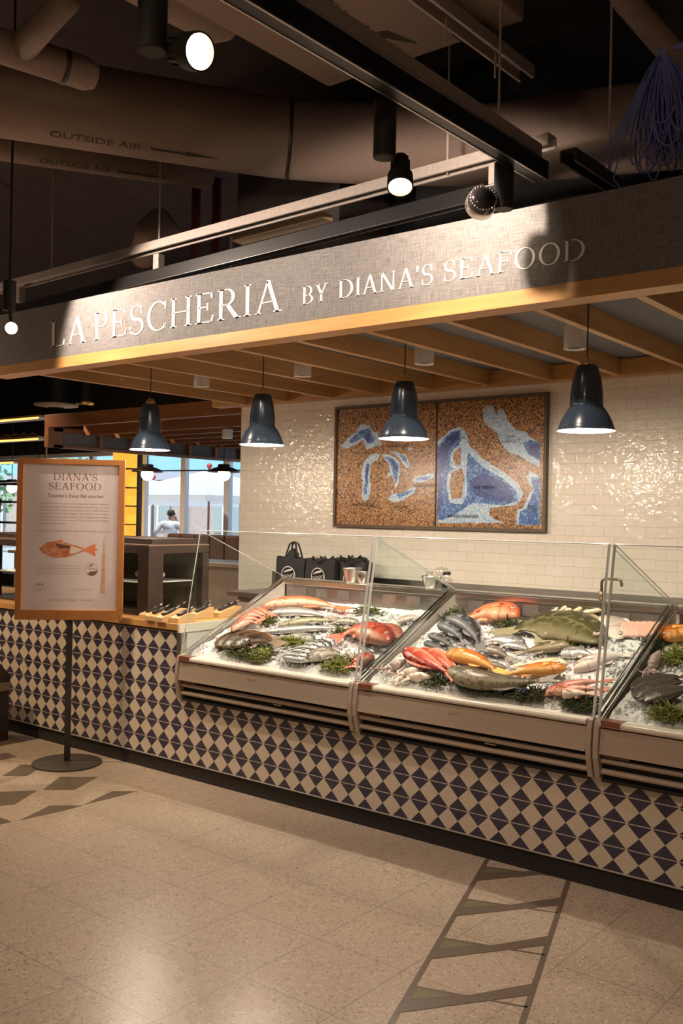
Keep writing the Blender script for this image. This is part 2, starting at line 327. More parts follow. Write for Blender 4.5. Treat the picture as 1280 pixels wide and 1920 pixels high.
FISH=[('coral', 'long', (1.702, 0.623), (1.986, 0.736), (2.385, 0.684), 0.113, 0.02, 1, 'long coral red fish with spiny fins lying along the back of the leftmost case', None), ('silver', 'long', (1.825, 0.555), (2.071, 0.622), (2.374, 0.575), 0.079, 0.015, 1, 'plump bright silver fish just in front of the coral fish in the leftmost case', None), ('olive', 'long', (2.03, 0.413), (2.195, 0.52), (2.415, 0.567), 0.068, 0.015, 1, 'olive green fish lying between two silver fish in the leftmost case', None), ('spotted', 'long', (2.564, 0.558), (2.427, 0.562), (2.364, 0.484), 0.058, 0.015, 1, 'dark spotted fish with its tail against the olive fish, leftmost case', None), ('dark', 'long', (2.675, 0.593), (2.589, 0.599), (2.551, 0.548), 0.044, 0.01, 1, 'small dark fish behind the red snappers in the leftmost case', None), ('silver', 'long', (2.002, 0.326), (2.265, 0.428), (2.552, 0.483), 0.063, 0.015, 1, 'very long thin silver fish crossing the middle of the leftmost case', None), ('grey', 'long', (2.419, 0.308), (2.269, 0.334), (2.132, 0.307), 0.075, 0.005, 1, 'grey fish half hidden in ice under the long thin silver fish', None), ('pinkred', 'snap', (2.962, 0.432), (2.761, 0.53), (2.694, 0.461), 0.11, 0.01, 1, 'pale red snapper behind the bigger red snapper in the leftmost case', None), ('red', 'snap', (2.969, 0.328), (2.688, 0.439), (2.579, 0.293), 0.167, 0.03, 1, 'biggest red snapper, at the right of the leftmost case', None), ('pinkred', 'long', (1.704, 0.509), (1.745, 0.573), (1.901, 0.513), 0.071, 0.02, 1, 'rearmost of the five pink red fish stacked by the left glass', 'pink red fish stacked by the left glass'), ('pinkred', 'long', (1.717, 0.456), (1.752, 0.53), (1.902, 0.481), 0.071, 0.026000000000000002, 1, 'second from the back of the five pink red fish stacked by the left glass', 'pink red fish stacked by the left glass'), ('pinkred', 'long', (1.733, 0.396), (1.753, 0.486), (1.889, 0.456), 0.07, 0.032, 1, 'middle one of the five pink red fish stacked by the left glass', 'pink red fish stacked by the left glass'), ('pinkred', 'long', (1.771, 0.318), (1.78, 0.424), (1.902, 0.412), 0.07, 0.038000000000000006, 1, 'second from the front of the five pink red fish stacked by the left glass', 'pink red fish stacked by the left glass'), ('pinkred', 'long', (1.805, 0.242), (1.801, 0.366), (1.909, 0.375), 0.069, 0.044, 1, 'frontmost of the five pink red fish stacked by the left glass', 'pink red fish stacked by the left glass'), ('brown', 'flat', (1.837, 0.082), (1.838, 0.256), (2.062, 0.271), 0.121, 0.015, 1, 'rearmost of the three brown flatfish in the left corner', 'brown flatfish in the left corner'), ('brown', 'flat', (1.926, 0.06), (1.936, 0.232), (2.179, 0.217), 0.128, 0.03, 1, 'middle one of the three brown flatfish in the left corner', 'brown flatfish in the left corner'), ('brown', 'flat', (2.033, 0.06), (2.063, 0.186), (2.303, 0.153), 0.143, 0.045, 1, 'frontmost and biggest of the three brown flatfish in the left corner', 'brown flatfish in the left corner'), ('mackerel', 'long', (2.594, 0.255), (2.457, 0.295), (2.377, 0.265), 0.056, 0.01, 1, 'rearmost of the striped mackerel in the leftmost case', 'striped mackerel in the leftmost case'), ('mackerel', 'long', (2.571, 0.244), (2.439, 0.26), (2.364, 0.207), 0.056, 0.014, 1, 'second from the back of the striped mackerel in the leftmost case', 'striped mackerel in the leftmost case'), ('mackerel', 'long', (2.565, 0.203), (2.428, 0.21), (2.348, 0.149), 0.055, 0.018000000000000002, 1, 'third from the back of the striped mackerel in the leftmost case', 'striped mackerel in the leftmost case'), ('mackerel', 'long', (2.56, 0.142), (2.433, 0.157), (2.363, 0.106), 0.055, 0.022, 1, 'third from the front of the striped mackerel in the leftmost case', 'striped mackerel in the leftmost case'), ('mackerel', 'long', (2.581, 0.095), (2.439, 0.106), (2.354, 0.06), 0.054, 0.026000000000000002, 1, 'second from the front of the striped mackerel in the leftmost case', 'striped mackerel in the leftmost case'), ('mackerel', 'long', (2.599, 0.06), (2.456, 0.06), (2.368, 0.06), 0.054, 0.03, 1, 'frontmost of the striped mackerel in the leftmost case', 'striped mackerel in the leftmost case'), ('mottled', 'snap', (2.587, 0.064), (2.64, 0.166), (2.829, 0.157), 0.115, 0.02, 1, 'mottled brown and silver fish beside the mackerel', None), ('red', 'snap', (2.971, 0.176), (2.898, 0.135), (2.909, 0.06), 0.111, 0.02, 1, 'dull red fish at the front right corner of the leftmost case', None), ('pinkgrey', 'snap', (2.802, 0.624), (2.855, 0.699), (2.971, 0.698), 0.065, 0.01, 1, 'small pinkish grey fish on the ice at the back right of the leftmost case', None), ('grey', 'long', (2.938, 0.289), (2.956, 0.351), (2.998, 0.38), 0.057, 0.0, 1, 'short grey fish on the ice under the right glass of the leftmost case', None), ('coralspot', 'snap', (3.515, 0.796), (3.315, 0.802), (3.198, 0.614), 0.174, 0.02, 1, 'coral fish with dark spots at the back left of the middle case', None), ('halibut', 'flat', (4.095, 0.608), (3.74, 0.743), (3.526, 0.559), 0.254, 0.02, 1, 'huge olive green flatfish in the middle case', None), ('pale', 'flat', (4.162, 0.7), (3.992, 0.843), (3.915, 0.777), 0.153, 0.005, 1, 'pale pink skate like fish behind the huge flatfish', None), ('slate', 'long', (3.127, 0.42), (3.222, 0.401), (3.354, 0.323), 0.048, 0.015, 1, 'leftmost and smallest of the slate grey fish in the middle case', 'slate grey fish in the middle case'), ('slate', 'long', (3.113, 0.489), (3.235, 0.455), (3.394, 0.356), 0.056, 0.025, 1, 'second from left of the slate grey fish in the middle case', 'slate grey fish in the middle case'), ('slate', 'long', (3.112, 0.59), (3.242, 0.555), (3.421, 0.399), 0.081, 0.035, 1, 'third from left of the slate grey fish in the middle case', 'slate grey fish in the middle case'), ('slate', 'long', (3.136, 0.643), (3.338, 0.58), (3.567, 0.31), 0.1, 0.05, 1, 'rightmost and biggest of the slate grey fish in the middle case', 'slate grey fish in the middle case'), ('silver', 'snap', (3.712, 0.51), (3.545, 0.55), (3.435, 0.471), 0.086, 0.01, 1, 'silver white fish below the coral spotted fish', None), ('silver', 'snap', (3.749, 0.469), (3.635, 0.493), (3.567, 0.43), 0.054, 0.02, 1, 'small silver fish tucked in front of the silver white fish', None), ('greybrown', 'long', (3.513, 0.406), (3.597, 0.412), (3.734, 0.347), 0.069, 0.015, 1, 'grey fish with tail to the right beside the slate grey fish', None), ('greybrown', 'long', (3.576, 0.288), (3.666, 0.291), (3.773, 0.264), 0.045, 0.01, 1, 'thin grey fish just behind the orange fish', None), ('olivebrown', 'long', (3.952, 0.548), (3.832, 0.487), (3.714, 0.395), 0.079, 0.02, 1, 'olive brown fish under the huge flatfish', None), ('silver', 'snap', (3.95, 0.442), (4.021, 0.503), (4.143, 0.473), 0.095, 0.01, 1, 'round silver fish right of the olive brown fish', None), ('paleyellow', 'long', (4.024, 0.373), (3.896, 0.361), (3.767, 0.291), 0.059, 0.015, 1, 'pale yellow fish just behind the orange fish with the big eye', None), ('pale', 'long', (4.077, 0.335), (4.153, 0.464), (4.283, 0.549), 0.094, 0.0, 1, 'pale grey fish partly under ice at the right of the middle case', None), ('pinkred', 'snap', (3.203, 0.333), (3.354, 0.286), (3.574, 0.128), 0.069, 0.02, -1, 'palest of the three red snappers in the front left of the middle case', 'red snappers in the front left of the middle case'), ('red', 'snap', (3.165, 0.306), (3.371, 0.224), (3.594, 0.06), 0.084, 0.035, -1, 'middle one of the three red snappers in the front left of the middle case', 'red snappers in the front left of the middle case'), ('red', 'snap', (3.112, 0.27), (3.324, 0.172), (3.59, 0.06), 0.099, 0.05, -1, 'frontmost and reddest of the three red snappers in the middle case', 'red snappers in the front left of the middle case'), ('orange', 'long', (3.363, 0.288), (3.539, 0.28), (3.785, 0.168), 0.101, 0.03, 1, 'orange fish with its head to the left behind the grey cod', None), ('orange', 'long', (4.055, 0.297), (3.898, 0.244), (3.75, 0.143), 0.09, 0.03, 1, 'orange fish with a big pale eye facing right', None), ('cod', 'long', (3.481, 0.139), (3.785, 0.071), (4.066, 0.193), 0.123, 0.04, 1, 'big grey brown cod curving along the front of the middle case', None), ('pinkred', 'long', (4.051, 0.06), (4.144, 0.192), (4.312, 0.259), 0.058, 0.02, 1, 'rearmost of the three pink red mullets at the front right of the middle case', 'pink red mullets in the middle case'), ('pinkred', 'long', (4.102, 0.06), (4.181, 0.125), (4.341, 0.156), 0.064, 0.035, 1, 'middle one of the three pink red mullets at the front right of the middle case', 'pink red mullets in the middle case'), ('palepink', 'long', (4.152, 0.06), (4.201, 0.07), (4.32, 0.097), 0.067, 0.045, 1, 'frontmost and palest of the three pink red mullets in the middle case', 'pink red mullets in the middle case'), ('fillet', 'fillet', (4.106, 0.87), (4.149, 0.795), (4.182, 0.722), 0.054, 0.01, 1, 'leftmost pink fillet at the back right of the middle case', 'pink fillets in the middle case'), ('fillet', 'fillet', (4.139, 0.876), (4.181, 0.802), (4.214, 0.728), 0.053, 0.01, 1, 'second from the left pink fillet at the back right of the middle case', 'pink fillets in the middle case'), ('fillet', 'fillet', (4.172, 0.882), (4.213, 0.808), (4.245, 0.734), 0.053, 0.01, 1, 'third from the left pink fillet at the back right of the middle case', 'pink fillets in the middle case'), ('fillet', 'fillet', (4.204, 0.888), (4.245, 0.814), (4.276, 0.74), 0.053, 0.01, 1, 'third from the right pink fillet at the back right of the middle case', 'pink fillets in the middle case'), ('fillet', 'fillet', (4.236, 0.894), (4.276, 0.82), (4.307, 0.747), 0.053, 0.01, 1, 'second from the right pink fillet at the back right of the middle case', 'pink fillets in the middle case'), ('fillet', 'fillet', (4.269, 0.9), (4.308, 0.826), (4.338, 0.753), 0.053, 0.01, 1, 'rightmost pink fillet at the back right of the middle case', 'pink fillets in the middle case'), ('orange', 'snap', (4.403, 0.689), (4.43, 0.801), (4.508, 0.864), 0.132, 0.02, 1, 'orange red fish at the back of the rightmost case', None), ('sole', 'flat', (4.421, 0.21), (4.487, 0.337), (4.648, 0.396), 0.08, 0.015, 1, 'rearmost of the dark brown soles in the rightmost case', 'dark brown soles in the rightmost case'), ('sole', 'flat', (4.468, 0.13), (4.529, 0.267), (4.682, 0.344), 0.079, 0.03, 1, 'middle one of the dark brown soles in the rightmost case', 'dark brown soles in the rightmost case'), ('sole', 'flat', (4.521, 0.083), (4.588, 0.199), (4.738, 0.266), 0.081, 0.045, 1, 'frontmost of the dark brown soles in the rightmost case', 'dark brown soles in the rightmost case')]
WEED=[((2.111, 0.06), 0.16, 0.046, 150, 1, 'dark green seaweed clump in front of the brown flatfish'), ((2.212, 0.075), 0.054, 0.061, 80, 2, 'bright green seaweed tuft right of the brown flatfish'), ((2.287, 0.256), 0.084, 0.041, 90, 2, 'green seaweed strip behind the mackerel'), ((2.793, 0.06), 0.098, 0.038, 120, 2, 'bright green seaweed clump at the front of the leftmost case'), ((2.788, 0.127), 0.066, 0.048, 80, 1, 'seaweed clump between the mottled fish and the dull red fish'), ((1.907, 0.467), 0.034, 0.033, 40, 1, 'small seaweed tuft beside the stacked pink red fish'), ((2.525, 0.43), 0.058, 0.026, 60, 1, 'seaweed tuft left of the biggest red snapper'), ((2.505, 0.721), 0.117, 0.021, 60, 1, 'seaweed and shell bits at the back of the leftmost case'), ((3.116, 0.756), 0.069, 0.065, 110, 0, 'dark seaweed clump left of the coral spotted fish'), ((3.48, 0.726), 0.069, 0.039, 60, 0, 'dark seaweed under the coral spotted fish'), ((3.938, 0.611), 0.025, 0.036, 40, 2, 'small bright seaweed tuft beside the olive brown fish'), ((3.433, 0.06), 0.068, 0.031, 80, 0, 'dark seaweed in front of the squid'), ((3.749, 0.06), 0.145, 0.042, 200, 0, 'dark green seaweed bank in front of the grey brown cod'), ((3.98, 0.06), 0.089, 0.037, 120, 0, 'dark green seaweed in front of the pink red mullets'), ((4.232, 0.062), 0.076, 0.059, 150, 0, 'dark round seaweed clump at the front right of the middle case'), ((4.35, 0.65), 0.032, 0.086, 90, 0, 'dark seaweed against the left glass of the rightmost case'), ((4.494, 0.569), 0.047, 0.083, 120, 2, 'yellow green seaweed clump in the rightmost case'), ((4.64, 0.06), 0.081, 0.033, 120, 2, 'seaweed at the front of the rightmost case')]
SQUID=[((3.107, 0.08), (3.158, 0.194), 'grey purple squid nearest the left glass of the middle case'), ((3.231, 0.06), (3.304, 0.132), 'pale squid with curled tentacles in front of the red snappers'), ((3.319, 0.06), (3.403, 0.064), 'small pale squid tucked beside the red snappers'), ((4.433, 0.365), (4.408, 0.576), 'dark purple squid behind the brown soles')]
CLAM=[(3.7, 0.981), (3.743, 0.967), (3.785, 0.954), (3.826, 0.94), (3.867, 0.927), (3.908, 0.914)]
SEA={'sup': [(1.02, 2.249), (1.079, 2.299), (1.171, 2.355), (1.198, 2.391), (1.225, 2.426), (1.271, 2.417), (1.335, 2.414), (1.354, 2.362), (1.4, 2.353), (1.428, 2.287), (1.456, 2.243), (1.393, 2.238), (1.294, 2.212), (1.275, 2.249), (1.256, 2.293), (1.21, 2.266), (1.174, 2.252), (1.118, 2.232), (1.062, 2.229)], 'mich': [(1.385, 2.18), (1.431, 2.165), (1.405, 2.115), (1.351, 2.101), (1.335, 2.014), (1.347, 1.883), (1.322, 1.796), (1.277, 1.781), (1.248, 1.825), (1.264, 1.928), (1.244, 2.016), (1.269, 2.103), (1.323, 2.16)], 'hur': [(1.448, 2.164), (1.519, 2.169), (1.59, 2.139), (1.634, 2.095), (1.644, 2.024), (1.621, 1.925), (1.592, 1.875), (1.58, 1.954), (1.558, 1.997), (1.497, 1.969), (1.54, 2.026), (1.521, 2.098)], 'geo': [(1.536, 2.198), (1.624, 2.174), (1.693, 2.165), (1.72, 2.108), (1.733, 2.065), (1.695, 2.052), (1.651, 2.109), (1.589, 2.16)], 'erie': [(1.519, 1.797), (1.562, 1.84), (1.665, 1.854), (1.75, 1.889), (1.797, 1.893), (1.785, 1.854), (1.684, 1.797), (1.581, 1.771)], 'ont': [(1.752, 1.945), (1.782, 1.98), (1.865, 1.993), (1.972, 2.008), (1.965, 1.978), (1.883, 1.937), (1.791, 1.931)], 'stc': [(1.552, 1.861), (1.578, 1.876), (1.579, 1.847)], 'nip': [(1.709, 2.207), (1.751, 2.213), (1.764, 2.202), (1.726, 2.192)], 'adr': [(2.397, 2.48), (2.434, 2.515), (2.48, 2.509), (2.511, 2.434), (2.54, 2.488), (2.578, 2.464), (2.616, 2.383), (2.683, 2.315), (2.77, 2.292), (2.785, 2.266), (2.878, 2.211), (2.881, 2.038), (2.803, 2.072), (2.716, 2.125), (2.628, 2.147), (2.568, 2.208), (2.521, 2.302), (2.445, 2.351), (2.406, 2.4)], 'tyr': [(1.995, 2.254), (2.103, 2.339), (2.182, 2.365), (2.254, 2.319), (2.279, 2.217), (2.326, 2.182), (2.405, 2.106), (2.527, 2.038), (2.632, 1.971), (2.713, 1.918), (2.75, 1.84), (2.722, 1.788), (2.694, 1.762), (2.592, 1.748), (2.473, 1.734), (2.466, 1.681), (2.52, 1.649), (2.594, 1.624), (2.009, 1.613)], 'ion': [(2.769, 1.969), (2.804, 2.007), (2.868, 1.981), (2.883, 1.917), (2.889, 1.616), (2.697, 1.613), (2.702, 1.723), (2.752, 1.736), (2.793, 1.827), (2.828, 1.878)]}
SEAMID={'sup': [(1.107, 2.291), (1.236, 2.375), (1.318, 2.386), (1.383, 2.303), (1.357, 2.261), (1.311, 2.262), (1.264, 2.315), (1.136, 2.268)], 'mich': [(1.292, 2.088), (1.333, 2.094), (1.318, 1.985), (1.308, 1.84), (1.275, 1.84), (1.287, 1.957)], 'hur': [(1.493, 2.149), (1.581, 2.125), (1.626, 2.067), (1.619, 1.982), (1.595, 1.925), (1.556, 2.068)], 'geo': [(1.633, 2.159), (1.685, 2.151), (1.712, 2.08), (1.668, 2.109)], 'erie': [(1.605, 1.84), (1.767, 1.882), (1.751, 1.854), (1.632, 1.804)], 'ont': [(1.799, 1.966), (1.948, 1.989), (1.9, 1.951), (1.808, 1.945)], 'adr': [(2.743, 2.215), (2.8, 2.239), (2.878, 2.208), (2.88, 2.083), (2.787, 2.13)], 'tyr': [(1.996, 2.226), (2.119, 2.325), (2.199, 2.335), (2.208, 2.26), (2.193, 2.22), (2.123, 2.167), (2.109, 2.058), (2.149, 2.037), (2.094, 2.004), (2.08, 1.895), (2.115, 1.772), (2.226, 1.759), (2.271, 1.84), (2.26, 2.015), (2.273, 2.163), (2.344, 2.094), (2.437, 2.026), (2.588, 1.951), (2.692, 1.866), (2.708, 1.788), (2.592, 1.755), (2.442, 1.767), (2.319, 1.773), (2.227, 1.718), (2.133, 1.663), (2.008, 1.633)], 'ion': [(2.805, 1.969), (2.876, 1.955), (2.889, 1.616), (2.719, 1.613), (2.724, 1.71), (2.781, 1.737), (2.835, 1.866)]}
SEADEEP={'sup': [(1.273, 2.329), (1.327, 2.349), (1.338, 2.276), (1.302, 2.263)], 'mich': [(1.292, 2.059), (1.318, 2.065), (1.312, 1.985), (1.291, 1.957)], 'hur': [(1.529, 2.133), (1.599, 2.096), (1.623, 2.046), (1.592, 2.025)], 'ont': [(1.849, 1.963), (1.932, 1.978), (1.891, 1.954)], 'adr': [(2.793, 2.201), (2.864, 2.211), (2.873, 2.109), (2.802, 2.136)], 'tyr': [(2.285, 1.948), (2.362, 1.974), (2.437, 1.999), (2.588, 1.932), (2.678, 1.84), (2.65, 1.775), (2.441, 1.8), (2.333, 1.84)], 'lig': [(1.996, 2.198), (2.12, 2.297), (2.183, 2.322), (2.184, 2.261), (2.106, 2.195), (2.077, 2.073), (2.029, 2.019), (2.05, 1.785), (2.007, 1.702)]}
ISLE={'cors': [(2.147, 2.167), (2.209, 2.199), (2.204, 2.07), (2.181, 2.05), (2.14, 2.112)], 'sard': [(2.126, 2.004), (2.22, 2.043), (2.246, 1.948), (2.225, 1.813), (2.138, 1.799), (2.112, 1.922)]}
MAPTXT=[('GEORGIAN BAY', 1.614, 2.231), ('LAKE MICHIGAN', 1.277, 1.752), ('LAKE ERIE', 1.659, 1.738), ('LAKE ONTARIO', 1.9, 1.909), ('MAR LIGURE', 2.168, 2.275), ('MARE', 2.643, 2.268), ('ADRIATICO', 2.644, 2.234), ('MAR TIRRENO', 2.424, 1.89), ('MAR MEDITERRANEO', 2.236, 1.67), ('MAR', 2.823, 1.747), ('IONIO', 2.824, 1.718)]
HEXES=[[(0.769, -0.715), (0.615, -0.485), (0.74, -0.399), (0.878, -0.616)], [(1.213, -0.732), (1.047, -0.497), (1.22, -0.339), (1.349, -0.608)], [(1.066, -0.921), (1.123, -0.845), (1.198, -0.761), (1.345, -1.006), (1.301, -1.067)], [(1.609, -1.142), (1.503, -0.885), (1.637, -0.764), (1.637, -0.904)], [(1.63, -0.749), (1.532, -0.475), (1.642, -0.374), (1.643, -0.552)], [(0.266, -0.42), (0.28, -0.375), (0.422, -0.391), (0.42, -0.516)], [(1.489, -1.185), (1.597, -1.185), (1.594, -1.251)]]
# ------------------------------------------------------------------ the setting
def sepxyz(nt, vec):
    n = nd(nt, 'ShaderNodeSeparateXYZ'); nt.links.new(vec, n.inputs[0]); return n.outputs
FX, FY = (-18.0, 8.5), (-7.0, 8.0)
m = mat('terrazzo', (.5, .45, .38), .27, spec=.45); nt = m.node_tree
o_ = objco(nt); sx, sy, sz = sepxyz(nt, o_)
gx = mth(nt, 'FRACT', mth(nt, 'MULTIPLY_ADD', sx, 1 / .41, ((FX[0] + FX[1]) / 2 - 3.73) / .41 + 60))
gy = mth(nt, 'FRACT', mth(nt, 'MULTIPLY_ADD', sy, 1 / .41, ((FY[0] + FY[1]) / 2 + 1.21) / .41 + 60))
ex = mth(nt, 'MINIMUM', gx, mth(nt, 'SUBTRACT', 1, gx)); ey = mth(nt, 'MINIMUM', gy, mth(nt, 'SUBTRACT', 1, gy))
grout = mth(nt, 'LESS_THAN', mth(nt, 'MINIMUM', ex, ey), .006)
vo = nd(nt, 'ShaderNodeTexVoronoi'); vo.inputs['Scale'].default_value = 125; nt.links.new(o_, vo.inputs['Vector'])
wn = nd(nt, 'ShaderNodeTexWhiteNoise', noise_dimensions='3D'); nt.links.new(vo.outputs['Position'], wn.inputs[0])
chip = ramp(nt, wn.outputs[0], ((0, (.20, .145, .105)), (.07, (.32, .25, .19)), (.10, (.43, .352, .277)), (.80, (.46, .38, .30)), (.90, (.62, .54, .45)), (1, (.70, .62, .53))), 'CONSTANT')
base = mixc(nt, .7, (.43, .355, .28), chip)
big = noise_fac(nt, o_, 2.5, 4)
base = mixc(nt, mth(nt, 'MULTIPLY', big, .22), base, (.36, .30, .23))
nt.links.new(mixc(nt, grout, base, (.27, .22, .165)), bsdf(m).inputs['Base Color'])
nt.links.new(mth(nt, 'MULTIPLY_ADD', big, .14, .22), bsdf(m).inputs['Roughness'])
TERR = m
flo = struct(B(*FX, *FY, -.05, 0), 'floor', TERR)
INLAY = noisy('inlay_dark', (.115, .085, .065), (.155, .12, .09), 120, .3)
INLAYG = noisy('inlay_green', (.15, .145, .075), (.18, .17, .10), 120, .3)
inl = MB()
def fl3(a, b, d): return (a, b, d)
A0, A1, Bq0, Bq1 = Vector((3.775, .01)), Vector((4.44, -1.955)), Vector((4.213, .01)), Vector((4.90, -2.0))
dirv = Vector((.325, -.946)); perp = Vector((.946, .325))
def strip(p, q, w): 
    d = (q - p).normalized(); n = Vector((-d.y, d.x)) * w / 2; inl.prism([tuple(p - n), tuple(q - n), tuple(q + n), tuple(p + n)], fl3, -.01, .0012)
P0 = Vector((3.959, -.487))
orig = P0 + dirv * (-.52); wid = .40
strip(orig, orig + dirv * 2.3, .022); strip(orig + perp * wid, orig + perp * wid + dirv * 2.3, .022)
tri = MB()
for k in range(-1, 5):
    L = P0 + dirv * (.42 * k); R = L + perp * wid
    strip(L, R, .010)
    q = [L, L + dirv * .165, L + perp * .24 + dirv * .035, L + perp * .24]
    (tri if True else inl).prism([tuple(L + perp * .02 + dirv * .015), tuple(L + dirv * .10 + perp * .015), tuple(L + perp * .15 + dirv * .02)], fl3, -.01, .0024)
    inl.prism([tuple(a) for a in (L, L + dirv * .20, L + perp * wid - dirv * .09, L + perp * wid - dirv * .18, L + perp * .19)], fl3, -.01, .0018)
for h in HEXES: inl.prism(h, fl3, -.01, .0012)
inl.build('inlay', INLAY, flo, label='dark diagonal bands and diamonds inlaid in the terrazzo')
tri.build('inlay', INLAYG, flo, label='small green triangles inlaid in the floor strip')

CEIL = noisy('ceiling_dark', (.045, .032, .027), (.06, .045, .038), 3, .9)
struct(B(FX[0], FX[1], FY[0], 8.3, 5.2, 5.3), 'ceiling', CEIL)
WDARK = noisy('wall_charcoal', (.020, .018, .019), (.027, .025, .026), 6, .8)
WTAUPE = noisy('wall_taupe', (.30, .24, .19), (.34, .275, .22), 4, .8)
struct(B(FX[0] - .1, FX[0], FY[0], 8.2, 0, 5.2), 'wall_left', WDARK)
struct(B(FX[1], FX[1] + .1, FY[0], 8.2, 0, 5.2), 'wall_right', WTAUPE)
struct(B(FX[0], FX[1], FY[0] - .1, FY[0], 0, 5.2), 'wall_front', WTAUPE)
struct(B(FX[0], -.2, 8.0, 8.2, 2.86, 5.2), 'wall_rear', WDARK)
struct(B(FX[0], -.2, 8.0, 8.2, 0, .25), 'wall_rear_sill', WDARK)

# tiled wall behind the fish counter
m = mat('subway_tile', (.80, .74, .64), .13, spec=.45); nt = m.node_tree
sx, sy, sz = sepxyz(nt, objco(nt)); cb = nd(nt, 'ShaderNodeCombineXYZ'); nt.links.new(sx, cb.inputs[0]); nt.links.new(sz, cb.inputs[1])
br = nd(nt, 'ShaderNodeTexBrick'); nt.links.new(cb.outputs[0], br.inputs['Vector'])
for k, v in (('Scale', 1), ('Mortar Size', .0012), ('Mortar Smooth', .1), ('Bias', 0), ('Brick Width', .148), ('Row Height', .0735)): br.inputs[k].default_value = v
br.inputs['Color1'].default_value = (.83, .77, .66, 1); br.inputs['Color2'].default_value = (.87, .81, .71, 1); br.inputs['Mortar'].default_value = (.56, .49, .39, 1)
nt.links.new(br.outputs['Color'], bsdf(m).inputs['Base Color'])
wv = noise_fac(nt, objco(nt), 16, 2)
bump(m, mth(nt, 'ADD', mth(nt, 'MULTIPLY', br.outputs['Fac'], -.6), mth(nt, 'MULTIPLY', wv, 2.2)), .5, .008)
TILEW = m
struct(B(-.19, 8.4, 2.3, 2.55, 0, 3.05), 'wall_back', TILEW)
struct(B(-.19, 8.4, 2.34, 2.55, 3.05, 5.2), 'wall_back_upper', WDARK)

# glazed front far behind: frames and panes
MULL = mat('window_frame_white', (.84, .88, .93), .4)
for i, (xa, xb) in enumerate(((-18, -15.2), (-15.2, -12.45), (-12.45, -10.05), (-10.05, -8.43), (-8.43, -7.3), (-7.3, -6.16), (-6.16, -5.0), (-5.0, -3.6), (-3.6, -1.9), (-1.9, -.2))):
    mb = MB(); mb.box(xa, xa + .06, 8.02, 8.12, .25, 2.86); mb.box(xb - .06, xb, 8.02, 8.12, .25, 2.86); mb.box(xa + .06, xb - .06, 8.02, 8.12, .25, .33); mb.box(xa + .06, xb - .06, 8.02, 8.12, 2.78, 2.86)
    w = struct(mb, 'window_%d' % (i + 1), MULL)
    B(xa + .06, xb - .06, 8.06, 8.07, .33, 2.78).build('pane', GLASS, w)
struct(B(-60, 30, 8.2, 60, -.06, -.01), 'ground', noisy('paving', (.42, .42, .42), (.5, .5, .5), 3, .8))

# ------------------------------------------------------------------ canopy with the sign board
CX0, CX1 = -.46, 6.3
m = noisy('grey_linen', (.135, .125, .120), (.215, .20, .19), 1, .9); nt = m.node_tree
n1 = noise_fac(nt, objco(nt, (260, 260, 14)), 1, 2); n2 = noise_fac(nt, objco(nt, (12, 12, 260)), 1, 2)
wv = mth(nt, 'MULTIPLY', mth(nt, 'ADD', n1, n2), .5)
nt.links.new(ramp(nt, wv, ((.36, (.105, .098, .096)), (.64, (.245, .232, .222)))), bsdf(m).inputs['Base Color']); bump(m, wv, .2, .003)
LINEN = m
PANELG = noisy('grey_ceiling_panel', (.17, .175, .185), (.19, .195, .205), 40, .85)
can = thing('canopy', (2.5, -.1, 2.65), 'oak slatted canopy over the fish counter with a grey sign board along its front', 'canopy')
B(CX0 + .1, CX1, -.1, -.075, 2.725, 3.105).build('fascia_panel', LINEN, can, label='grey linen textured sign board')
B(CX0, CX1, -.1, .035, 2.65, 2.725).build('front_beam', OAK, can, bevel=.002)
B(CX0, CX1, 2.18, 2.30, 2.65, 2.76).build('back_beam', OAK, can, bevel=.002)
B(CX0, CX1, .035, 2.30, 2.765, 2.785).build('ceiling_panel', PANELG, can, label='grey panel above the rafters')
for k in range(-1, 13):
    x = 4.47 - .503 * (k - 3)
    if k <= 12 and CX0 <= x <= CX1: B(x, x + .045, .035, 2.18, 2.65, 2.765).build('rafter', OAKY, can, bevel=.002)
lt = MB(); fnF = lambda y: (lambda a, b, d: (a, y - d, b))
def row(text, cap, x0, x1, z): lettering(lt, text, cap, x0, x1, lambda a, b, d: (a, -.1 - d, z + b), 0, .004, can)
row('LA', .180, .285, .690, 2.803); row('PESCHERIA', .180, .775, 2.468, 2.803)
row('BY', .098, 2.625, 2.806, 2.818); row("DIANA'S", .098, 2.882, 3.486, 2.818); row('SEAFOOD', .098, 3.547, 4.295, 2.818)

places = ['leftmost', 'second from the left', 'third from the left', 'rightmost']
for i, x in enumerate((.657, 1.681, 2.704, 3.732)):
    t = thing('downlight', (x, 1.0, 2.63), 'white cylindrical downlight between the oak rafters, %s of the four' % places[i], 'ceiling light', 'white downlights under the canopy')
    MB().lathe([(.045, 2.640), (.062, 2.63), (.062, 2.765)], (x, 1, 0), 28).build('housing', WHITE, t, True, shade_angle=40)
    MB().cyl((x, 1, 2.642), .046, .004, 24).build('lens', mat('dark_lens', (.10, .08, .06), .2), t)
for i, (x, y) in enumerate(((2.96, .6), (.194, .6))):
    t = thing('sprinkler_head', (x, y, 2.67), ['small metal sprinkler head above the third pendant lamp', 'small metal sprinkler head above the leftmost pendant lamp'][i], 'sprinkler')
    MB().cyl((x, y, 2.73), .016, .04, 12).build('socket', BLACK, t); MB().lathe([(.0, 2.665), (.018, 2.668), (.006, 2.68), (.010, 2.73)], (x, y, 0), 12).build('deflector', STEEL, t, True)

